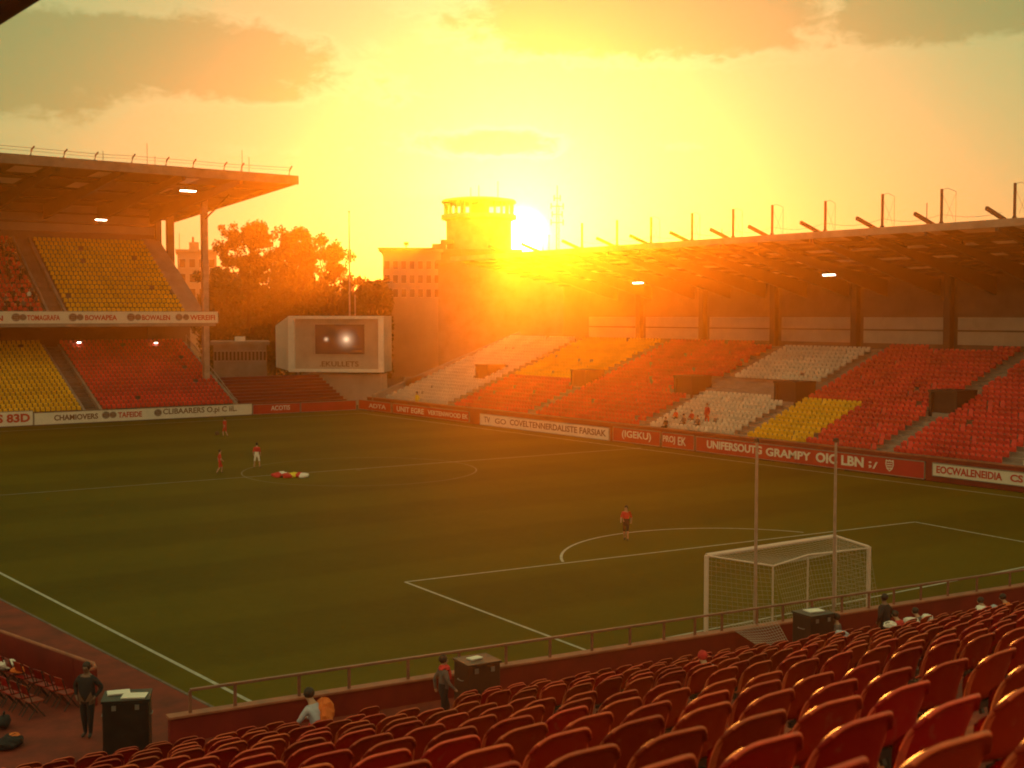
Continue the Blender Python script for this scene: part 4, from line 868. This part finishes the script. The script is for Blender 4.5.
# ---------------------------------------------------------------- people
def person(label, loc, rz, pose, H, cols, hairm='hair', group=None, extra=None, fingers=False, bulk=1.0):
    """one continuous skinned body; cols: dict top, legs, shoes, skin; local +Y is forward"""
    k = H / 1.75; J = {}
    J.update(pelvis=(0, 0, .95), belly=(0, .01, 1.10), chest=(0, .01, 1.30), neckb=(0, 0, 1.46), neck=(0, .01, 1.54), jaw=(0, .035, 1.60), skull=(0, .015, 1.67), crown=(0, .005, 1.73))
    for s, n_ in ((-1, 'l'), (1, 'r')):
        J.update({'sh' + n_: (s * .17, 0, 1.41), 'el' + n_: (s * .24, -.03, 1.14), 'wr' + n_: (s * .24, .06, .90), 'ha' + n_: (s * .235, .09, .81), 'hip' + n_: (s * .09, 0, .90), 'kn' + n_: (s * .10, .02, .50), 'an' + n_: (s * .10, -.01, .08), 'to' + n_: (s * .12, .15, .035)})
    if pose == 'walk':
        J.update(knl=(-.10, .14, .52), anl=(-.10, .10, .12), tol=(-.11, .26, .08), knr=(.10, -.02, .49), anr=(.1, -.24, .12), tor=(.11, -.10, .035), ell=(-.24, -.14, 1.17), wrl=(-.23, -.12, .93), hal=(-.22, -.09, .85), elr=(.24, .06, 1.17), wrr=(.22, .22, 1.0), har=(.21, .28, .94))
    if pose == 'run':
        J.update(knl=(-.10, .26, .62), anl=(-.10, .10, .28), tol=(-.10, .24, .2), knr=(.10, -.08, .50), anr=(.1, -.38, .25), tor=(.11, -.30, .10), ell=(-.26, -.20, 1.2), wrl=(-.2, -.05, 1.05), hal=(-.19, .02, 1.02), elr=(.24, .12, 1.2), wrr=(.16, .3, 1.2), har=(.14, .37, 1.24))
    if pose == 'apart':
        J.update(knl=(-.16, .03, .5), anl=(-.20, -.01, .08), tol=(-.24, .14, .035), knr=(.16, .0, .5), anr=(.2, -.02, .08), tor=(.25, .13, .035))
    if pose == 'pockets':
        J.update(ell=(-.34, -.08, 1.17), wrl=(-.24, .06, .99), hal=(-.2, .1, .93), elr=(.34, -.08, 1.17), wrr=(.24, .06, .99), har=(.2, .1, .93), knl=(-.08, .02, .5), anl=(-.07, 0, .08), tol=(-.1, .15, .035), knr=(.09, 0, .5), anr=(.08, -.04, .08), tor=(.1, .11, .035))
    if pose == 'sit':
        dz = -.45
        for q in list(J):
            if q[:2] in ('an', 'to', 'kn'): continue
            x, y, z = J[q]; J[q] = (x, y + (z - .9) * .06, z + dz)
        for s, n_ in ((-1, 'l'), (1, 'r')): J['kn' + n_] = (s * .12, .42, .50); J['an' + n_] = (s * .12, .44, .08); J['to' + n_] = (s * .13, .60, .035); J['el' + n_] = (s * .25, .04, .76); J['wr' + n_] = (s * .16, .26, .62); J['ha' + n_] = (s * .13, .34, .6)
    if pose == 'sit_bent':
        dz = -.45
        for q in list(J):
            if q[:2] in ('an', 'to', 'kn'): continue
            x, y, z = J[q]; J[q] = (x, y + max(0, z - .9) * .42, z + dz - max(0, z - .9) * .14)
        for s, n_ in ((-1, 'l'), (1, 'r')): J['kn' + n_] = (s * .14, .42, .50); J['an' + n_] = (s * .13, .44, .08); J['to' + n_] = (s * .14, .60, .035); J['el' + n_] = (s * .25, .34, .66); J['wr' + n_] = (s * .12, .48, .60); J['ha' + n_] = (s * .08, .52, .62)
    if extra: J.update(extra)
    Rd = dict(pelvis=.15, belly=.135, chest=.155, neckb=.09, neck=.055, jaw=.072, skull=.098, crown=.07)
    for n_ in 'lr': Rd.update({'sh' + n_: .078, 'el' + n_: .050, 'wr' + n_: .032, 'ha' + n_: .036, 'hip' + n_: .10, 'kn' + n_: .066, 'an' + n_: .045, 'to' + n_: .038})
    E = [('pelvis', 'belly'), ('belly', 'chest'), ('chest', 'neckb'), ('neckb', 'neck'), ('neck', 'jaw'), ('jaw', 'skull'), ('skull', 'crown')]
    for n_ in 'lr': E += [('chest', 'sh' + n_), ('sh' + n_, 'el' + n_), ('el' + n_, 'wr' + n_), ('wr' + n_, 'ha' + n_), ('pelvis', 'hip' + n_), ('hip' + n_, 'kn' + n_), ('kn' + n_, 'an' + n_), ('an' + n_, 'to' + n_)]
    for q in ('chest', 'belly', 'pelvis', 'shl', 'shr', 'ell', 'elr', 'hipl', 'hipr', 'knl', 'knr'): Rd[q] *= bulk
    J['nose'] = tuple(Vector(J['jaw']) * .45 + Vector(J['skull']) * .55 + Vector((0, .105, -.01))); Rd['nose'] = .014; E.append(('skull', 'nose'))
    zone = {}
    if fingers:
        for n_ in 'lr':
            ha = Vector(J['ha' + n_]); wr = Vector(J['wr' + n_]); d = (ha - wr).normalized(); side = d.cross(Vector((1 if n_ == 'r' else -1, 0, 0))).normalized()
            for f in range(4):
                o = ha + side * ((f - 1.5) * .021); L = (.062, .075, .07, .052)[f]; a1 = f'f{f}a{n_}'; a2 = f'f{f}b{n_}'
                J[a1] = tuple(o + d * L * .6 + Vector((0, .004, 0))); J[a2] = tuple(o + d * L + Vector((-.012 if n_ == 'r' else .012, .012, 0))); Rd[a1] = .0095; Rd[a2] = .0075; E += [('ha' + n_, a1), (a1, a2)]
            J['th' + n_] = tuple(wr.lerp(ha, .45) + side * .05 + d * .02); J['ti' + n_] = tuple(wr.lerp(ha, .45) + side * .062 + d * .055); Rd['th' + n_] = .011; Rd['ti' + n_] = .009; E += [('ha' + n_, 'th' + n_), ('th' + n_, 'ti' + n_)]
            Rd['ha' + n_] = .03
    me = bpy.data.meshes.new('body'); keys = list(J); ix = {q: i for i, q in enumerate(keys)}
    me.from_pydata([tuple(c * k for c in J[q]) for q in keys], [(ix[a], ix[c]) for a, c in E], [])
    ob = bpy.data.objects.new('body', me); C.objects.link(ob); bm = bmesh.new(); bm.from_mesh(me); sk = bm.verts.layers.skin.verify(); bm.verts.ensure_lookup_table()
    for q in keys: sv_ = bm.verts[ix[q]][sk]; r = Rd[q] * k; sv_.radius = (r * (1.18 if q in ('chest', 'belly', 'pelvis') else 1), r * (.82 if q in ('chest', 'belly', 'pelvis') else 1)); sv_.use_root = (q == 'pelvis')
    bm.to_mesh(me); bm.free(); ob.modifiers.new('skin', 'SKIN'); sb_ = ob.modifiers.new('sub', 'SUBSURF'); sb_.levels = 1; sb_.render_levels = 1
    dg = bpy.context.evaluated_depsgraph_get(); dg.update(); m2 = bpy.data.meshes.new_from_object(ob.evaluated_get(dg)); bpy.data.objects.remove(ob)
    m2.materials.clear(); slots = ['top', 'legs', 'shoes', 'skin']
    for s in slots: m2.materials.append(M[cols[s]])
    segs = []
    for a, c in E:
        base = a[:2]
        if a in ('pelvis',) and c == 'belly': z = 'legs'
        elif a in ('belly', 'chest', 'sleeve') or (a == 'pelvis' and c == 'belly'): z = 'top'
        elif a.startswith('sh'): z = 'top'
        elif a.startswith('el'): z = 'top' if cols.get('long', True) else 'skin'
        elif a.startswith('hip') or (a == 'pelvis' and c.startswith('hip')): z = 'legs'
        elif a.startswith('kn'): z = 'legs' if cols.get('trousers', True) else cols.get('sock', 'skin')
        elif a.startswith('an'): z = 'shoes'
        else: z = 'skin'
        segs.append((Vector(J[a]) * k, Vector(J[c]) * k, slots.index(z)))
    idx = []
    for p in m2.polygons:
        c = p.center; bd = 9; bi = 0
        for a, d, z in segs:
            ab = d - a; t = max(0, min(1, (c - a).dot(ab) / ab.length_squared)); dd = (c - (a + ab * t)).length
            if dd < bd: bd = dd; bi = z
        idx.append(bi)
    m2.polygons.foreach_set('material_index', idx); m2.polygons.foreach_set('use_smooth', [True] * len(m2.polygons)); m2.name = 'body'
    root = empty('person', loc, rz); tag(root, label, 'person', group); bo = bpy.data.objects.new('body', m2); C.objects.link(bo); bo.parent = root
    hc = Vector(J['skull']) * k; hb = MB(); hb.blob((hc.x, hc.y - .018 * k, hc.z + .02 * k), (.098 * k, .108 * k, .105 * k), 3, 12, 0, .03); hb.build('hair', M[hairm], root, smooth=True)
    eb_ = MB(); 
    for s in (-1, 1): eb_.blob((hc.x + s * .034 * k, hc.y + .088 * k, hc.z - .015 * k), (.011, .009, .009), 1, 8, 0, 0)
    eb_.build('eyes', M['shoe'], root, smooth=True)
    return root
dark = dict(top='k_dark', legs='k_dark', shoes='shoe', skin='skin_dark')
kit = dict(top='k_red', legs='k_white', shoes='shoe', skin='skin', long=False, trousers=False)
kit2 = dict(top='k_red', legs='k_red', shoes='shoe', skin='skin', long=False, trousers=False)
kit3 = dict(top='k_red', legs='k_dark', shoes='shoe', skin='skin', long=False, trousers=False)
p = onZ(88, 737, CZ); person('person in dark coat standing on the red concourse beside the tall black box', p, -YAW + R(170), 'pockets', 1.86, dark, fingers=True, bulk=1.28)
p = onZ(257, 468); person('player in dark red shirt and white shorts standing before the halfway line', p, -YAW, 'apart', 1.9, kit)
p = onZ(220, 474); person('player all in red nearest the pile of bibs on its left', p, -YAW + R(-80), 'walk', 1.75, kit2)
p = onZ(225, 437); person('farthest player in red near the far touchline boards', p, -YAW + R(60), 'walk', 1.8, kit2)
p = onZ(626, 541); person('lone player in red shirt and dark shorts outside the near penalty area', p, -YAW + R(165), 'walk', 1.80, kit3)
# people by the parapet
wz0 = wz
def at_v(px, v, z): d = ray(px, 640); t = (v - Nd.dot(O)) / Nd.dot(d); q = O + d * t; return Vector((q.x, q.y, z))
pb = person('person in brown jacket and red scarf beside the brown cabinet', at_v(443, 26.1, wz0), -YAW + R(-70), 'walk', 1.72, dict(top='k_grey', legs='k_dark', shoes='shoe', skin='skin'))
a = MB(); crumple(a, (.02, .03, 1.45), (.15, .13, .09), 4); crumple(a, (.06, .13, 1.28), (.07, .05, .16), 6); a.build('scarf', M['k_red'], pb)
person('person in dark jacket standing at the parapet right of the goal', at_v(884, 25.8, wz0), -YAW + R(40), 'pockets', 1.72, dict(top='k_dark', legs='k_dark', shoes='shoe', skin='skin_dark'), fingers=True, bulk=1.25)
person('person crouched in a brown jacket just right of the black box by the goal', at_v(838, 26.1, wz0), -YAW + R(60), 'sit', 1.7, dict(top='k_grey', legs='k_blue', shoes='shoe', skin='skin'))
def in_row(px, k): v = VS[k]; return at_v(px, v, ztop(v) - SEAT_T)
pc_ = person('dark haired person in pale shirt with orange jacket sitting in the front rows', in_row(322, 1) + Vector((0, 0, .02)), ROT + R(28), 'sit_bent', 1.85, dict(top='k_blue', legs='k_red', shoes='shoe', skin='skin', long=True))
a = MB(); crumple(a, (.2, .12, .82), (.19, .17, .24), 9); crumple(a, (.1, .0, .72), (.14, .1, .2), 12); a.build('jacket', M['k_orange'], pc_)
person('person in red cap and white shirt seated among the middle red seats', in_row(713, 4) + Vector((0, 0, -.14)), ROT, 'sit_bent', 1.5, dict(top='k_white', legs='k_dark', shoes='shoe', skin='skin'), hairm='k_red')
for x, kk_, c, lab in ((905, 0, 'k_red', 'seated person in red with dark hair beside the pale clutter'), (925, 0, 'k_grey', 'seated person in grey between pale bags in the front row'), (990, 0, 'k_red', 'seated person in red near the right edge by the parapet'), (1012, 0, 'k_orange', 'seated person in orange at the right edge by the parapet')):
    person(lab, in_row(x, kk_) + Vector((0, 0, -.12)), ROT + R(20), 'sit_bent', 1.6, dict(top=c, legs='k_dark', shoes='shoe', skin='skin'))
person('steward in yellow jacket standing low in the far end of the side stand', Vector((SX + .8, onX(417, 404, SX + .8).y, .55)), R(90), 'pockets', 2.2, dict(top='k_yel', legs='k_yel', shoes='shoe', skin='skin'))
for x, r, c, pz, lab in ((707, 2, 'k_red', 'apart', 'spectator in red standing low in the white seat block'), (666, 0, 'k_dark', 'sit', 'spectator in dark clothes seated alone by the wall below the white seats'), (676, 2, 'k_red', 'sit', 'seated spectator in red among the white seats, left of the pair'), (684, 1, 'k_grey', 'sit', 'seated spectator in grey in the front of the white seats'), (692, 2, 'k_red', 'sit', 'seated spectator in red beside the standing one'), (698, 1, 'k_grey', 'sit', 'seated spectator in grey just below the standing one')):
    X = SXB + r * SD + .3; person(lab, Vector((X, onX(x, 430, X).y, SZ + r * SR)), R(90), pz, 2.05 if pz == 'apart' else 1.8, dict(top=c, legs='k_dark' if pz == 'sit' else c, shoes='shoe', skin='skin'), group='spectators in the white seat block')

# ---------------------------------------------------------------- props
def cabinet(px, py, z, W, Dp, H, label, m='black', v=None, cat='equipment box', rz=ROT):
    p = onZ(px, py, z) if v is None else at_v(px, v, z); root = empty('equipment_cabinet', p, rz); tag(root, label, cat)
    a = MB(); a.box(-W / 2, -Dp / 2, .06, W / 2, Dp / 2, H - .06); a.build('body', M[m], root, bevel=.02)
    a = MB(); a.box(-W / 2 - .03, -Dp / 2 - .03, H - .058, W / 2 + .03, Dp / 2 + .03, H); a.build('lid', M[m], root, bevel=.012)
    for s in (-1, 1):
        a = MB(); a.tube([(s * (W / 2 + .002), -.12, H * .7), (s * (W / 2 + .05), -.1, H * .7), (s * (W / 2 + .05), .1, H * .7), (s * (W / 2 + .002), .12, H * .7)], .012, 6); a.build('handle', M['steel'], root)
    for sx in (-1, 1):
        for sy in (-1, 1): a = MB(); a.lathe([(.02, 0), (.05, .0), (.05, .06), (.02, .06)], 10, (sx * (W / 2 - .1), sy * (Dp / 2 - .1), 0)); a.build('foot', M['shoe'], root)
    for s in (-1, 1): a = MB(); a.box(s * W * .25 - .05, -Dp / 2 - .025, H * .84, s * W * .25 + .05, -Dp / 2 - .003, H * .92); a.build('latch', M['steel'], root)
    return root, p
def papers(p, H, rz, spots, label):
    for i, (x, y, w_, h_, an) in enumerate(spots):
        o = empty('paper_stack', p + Matrix.Rotation(rz, 3, 'Z') @ Vector((x, y, H)), rz + R(an)); tag(o, label[i], 'papers'); a = MB()
        a.box(-w_ / 2, -h_ / 2, .003, w_ / 2, h_ / 2, .03); a.build('stack', M['paper'], o); a = MB(); a.box(-w_ / 2 + .03, -h_ / 2 - .02, .033, w_ / 2 + .02, h_ / 2 - .03, .037); a.build('top_sheet', M['paper'], o)
rt, p = cabinet(128, 757, CZ, 1.05, .85, 1.5, 'tall black equipment box with papers on its lid on the red concourse', rz=ROT - R(18))
papers(p, 1.5, ROT - R(18), [(-.22, .2, .5, .34, 8), (.18, -.15, .55, .42, -6)], ['grey paper stack at the back of the tall black box lid', 'bright white paper at the front of the tall black box lid'])
rt, p2 = cabinet(477, 0, wz0, .85, .75, 1.45, 'brown equipment cabinet behind the parapet left of the aisle', 'bin', v=26.4)
papers(p2, 1.45, ROT, [(-.05, .05, .3, .22, 12)], ['small pale parcel on the brown cabinet lid'])
rt, p3 = cabinet(813, 0, wz0, .85, .75, 1.36, 'black equipment box with a pale sheet on top near the goal', 'black', v=26.4)
papers(p3, 1.36, ROT, [(.05, .05, .45, .36, -8)], ['pale sheet on top of the black box near the goal'])
# bollard beside the brown cabinet
# bags, jackets and clutter
def heap(p, L, m, label, rz=0, cat='bag', name='crumpled_bag', m2=None):
    root = empty(name, p, rz); tag(root, label, cat); a = MB(); crumple(a, (0, 0, L * .16), (L * .45, L * .30, L * .20), int(L * 977 + rz * 31)); a.build('body', M[m], root)
    a = MB(); crumple(a, (L * .22, L * .05, L * .26), (L * .22, L * .18, L * .12), int(L * 577 + rz * 17) + 3); a.build('flap', M[m2 or m], root); return root
def bag(p, L, m, label, rz=0, m2='k_dark', cat='bag', name='sports_bag'):
    root = empty(name, p, rz); tag(root, label, cat); a = MB(); a.blob((0, 0, L * .28), (L * .5, L * .26, L * .27), int(L * 1000), 14, 0, .10); a.build('body', M[m], root, smooth=True)
    a = MB(); a.tube([(-L * .22, 0, L * .42), (-L * .15, .0, L * .68), (L * .15, 0, L * .68), (L * .22, 0, L * .42)], L * .03, 6); a.build('strap', M[m2], root, smooth=True); return root
heap(onZ(9, 748, CZ), .8, 'k_dark', 'dark crumpled bag with an orange flap on the concourse at the bottom left corner', .6, m2='k_orange')
bag(onZ(4, 728, CZ), .6, 'k_dark', 'small dark bag behind the orange one at the left edge', 1.2)
bs = [(277, 477, .55, 'k_red'), (283, 476, .5, 'k_white'), (287, 477.5, .55, 'k_red'), (293, 477, .6, 'k_yel'), (299, 477, .6, 'k_red'), (304, 477.5, .4, 'k_white')]
labs = ['red bib heap at the left end of the kit pile on the pitch', 'white cloth second from the left in the kit pile', 'red cloth left of the yellow one in the kit pile', 'bright yellow bib in the kit pile on the pitch', 'red bib right of the yellow one in the kit pile', 'white cloth at the right end of the kit pile']
for (x, y, L, m), lb in zip(bs, labs):
    p = onZ(x, y); o = empty('training_bib', p, x * .3); tag(o, lb, 'training bib', 'kit pile on the pitch'); a = MB(); a.blob((0, 0, .11), (L * 1.0, L * .6, .2), int(x), 12, 0, .22); a.build('cloth', M[m], o, smooth=True); a = MB(); a.blob((L * .3, -.1, .2), (L * .4, L * .3, .12), int(x) + 5, 10, 0, .3); a.build('fold', M[m], o, smooth=True)
# football near the far players
p = onZ(217, 435); o = empty('football', p); tag(o, 'dark football on the grass between the two left players', 'ball'); a = MB(); a.blob((0, 0, .16), (.2, .2, .2), 1, 14, 0, 0); a.build('cover', M['ink_brown'], o, smooth=True)
a = MB()
for t in range(5): an = t * 1.256; a.lathe([(0, .203), (.06, .197)], 5, (0, 0, .16)) if t == 0 else a.blob((.16 * math.cos(an), .16 * math.sin(an), .24), (.05, .05, .03), t, 6, 0, 0)
a.build('patch', M['shoe'], o)
# pale clutter on the front row at the right
for x, k_r, L, m, lb in ((893, 0, .5, 'k_white', 'crumpled white bag in the front row left of the seated people'), (914, 0, .55, 'k_white', 'pale bag on the front row between two seated people'), (930, 0, .6, 'k_white', 'larger pale bag lying on the front row seats'), (984, 0, .55, 'k_white', 'white jacket heap near the right edge of the front row'), (997, 0, .45, 'k_blue', 'bluish bag near the right edge of the front row'), (846, 1, .5, 'k_blue', 'pale blue bag beside the crouched person near the goal')):
    q = in_row(x, k_r); heap(q + Vector((0, 0, .62)) + Nd * .12, L * .8, m, lb, x * .7, m2='k_grey' if x % 2 else m)
# left dugout: red folding chairs and a curved red barrier
cA = onZ(22, 690, CZ); cB = onZ(69, 709, CZ); cd = (cA - cB).normalized()
ch0 = empty('folding_chair')
for nm, fn in (('seat', lambda a: a.box(-.21, -.2, .42, .21, .22, .455)), ('backrest', lambda a: a.hexa([(-.2, -.2, .62), (.2, -.2, .62), (.2, -.17, .62), (-.2, -.17, .62), (-.19, -.27, .88), (.19, -.27, .88), (.19, -.24, .89), (-.19, -.24, .89)]))):
    a = MB(); fn(a); a.build(nm, M['seat_red'], ch0, bevel=.012)
for s in (-1, 1):
    for f in (-1, 1): a = MB(); a.tube([(s * .2, f * .22, 0), (s * .2, -f * .12, .44)] if f > 0 else [(s * .2, -.22, 0), (s * .2, .1, .43)], .014, 6); a.build('leg', M['dark'], ch0)
    a = MB(); a.tube([(s * .2, -.12, .42), (s * .2, -.26, .88)], .014, 6); a.build('back_frame', M['dark'], ch0)
fi = True; side = Vector((-cd.y, cd.x, 0))
if side.x < 0: side = -side
for rowi in range(2):
    for i in range(12):
        o = ch0 if fi else copy_tree(ch0); fi = False; p = cB + cd * (i * .56 + .1) - side * (rowi * .95) ; o.location = p; o.rotation_euler = (0, 0, math.atan2(side.y, side.x) - math.pi / 2 + R(random.uniform(-6, 6)))
        tag(o, f"red folding chair, {nth(i + 1)} from the right in the {'back row farther from' if rowi else 'front row beside'} the curved barrier", 'chair', 'red folding chairs on the concourse')
ba = empty('curved_barrier', cB + cd * 3); tag(ba, 'low dark red barrier with a rounded end between the folding chairs and the pitch', 'barrier')
a = MB(); o0 = cB + side * .85 + cd * .2; pts = [o0 - side * .55 + cd * -.5, o0 - side * .2 - cd * .45, o0 + cd * .0, o0 + cd * 1.0, o0 + cd * 20]
for q in range(len(pts) - 1): a.beam(pts[q] + Vector((0, 0, .5)), pts[q + 1] + Vector((0, 0, .5)), .09, 1.0)
rel(a.build('panel', M['wall_red'], bevel=.02), ba); a = MB(); a.tube([q + Vector((0, 0, 1.02)) for q in pts], .05, 8); rel(a.build('cap_rail', M['cop']), ba)
tb = empty('trestle_table', cB + cd * 3.0 - side * .1); tag(tb, 'low table carrying pale papers among the red folding chairs', 'table')
p = cB + cd * 3.3 - side * .1
for (dx, L, m, lb) in ((0, .6, 'k_white', 'white jacket lying on the red folding chairs'), (.9, .55, 'k_white', 'second pale jacket on the chairs, farther from the dark figure'), (-.7, .45, 'k_orange', 'small orange cloth on the red folding chairs')):
    heap(p + cd * dx + Vector((0, 0, .5)), L, m, lb, dx, 'jacket', 'folded_jacket')
bpy.data.objects.remove(tb)
for i, (x, y) in enumerate(((103, 641), (117, 667), (142, 676), (57, 630), (85, 648))): pass
# near roof edge in the top left corner
b0, b1 = atD(-60, 46, 9), atD(36, -14, 9); rb = empty('roof_edge', (b0 + b1) / 2); tag(rb, 'dark blurred roof edge of the near stand crossing the top left corner', 'roof')
d_ = (b1 - b0).normalized(); a = MB(); pn = d_.cross(F3).normalized()
if pn.dot(U3) < 0: pn = -pn
a.beam(b0 - d_ * 3 + pn * .25, b1 + d_ * 3 + pn * .25, .5, .5, up=F3); rel(a.build('beam', M['dark'], bevel=.03), rb)
a = MB(); a.tube([b0 - d_ * 3 + pn * .02, b1 + d_ * 3 + pn * .02], .05, 8); rel(a.build('gutter', M['dark']), rb)

# ---------------------------------------------------------------- haze
HAZE = (0.00092, .915)
hm = bpy.data.materials.new('haze'); hm.use_nodes = True; hn = hm.node_tree; hn.nodes.clear(); ho = hn.nodes.new('ShaderNodeOutputMaterial'); hv = hn.nodes.new('ShaderNodeVolumePrincipled')
hv.inputs['Density'].default_value = HAZE[0]; hv.inputs['Anisotropy'].default_value = HAZE[1]; hv.inputs['Color'].default_value = (1.0, .50, .08, 1); hn.links.new(hv.outputs[0], ho.inputs['Volume'])
a = MB(); a.box(-660, -660, -1.1, 660, 660, 37); tag(a.build('haze', hm), 'thin golden evening haze filling the whole ground', 'haze', kind='stuff')
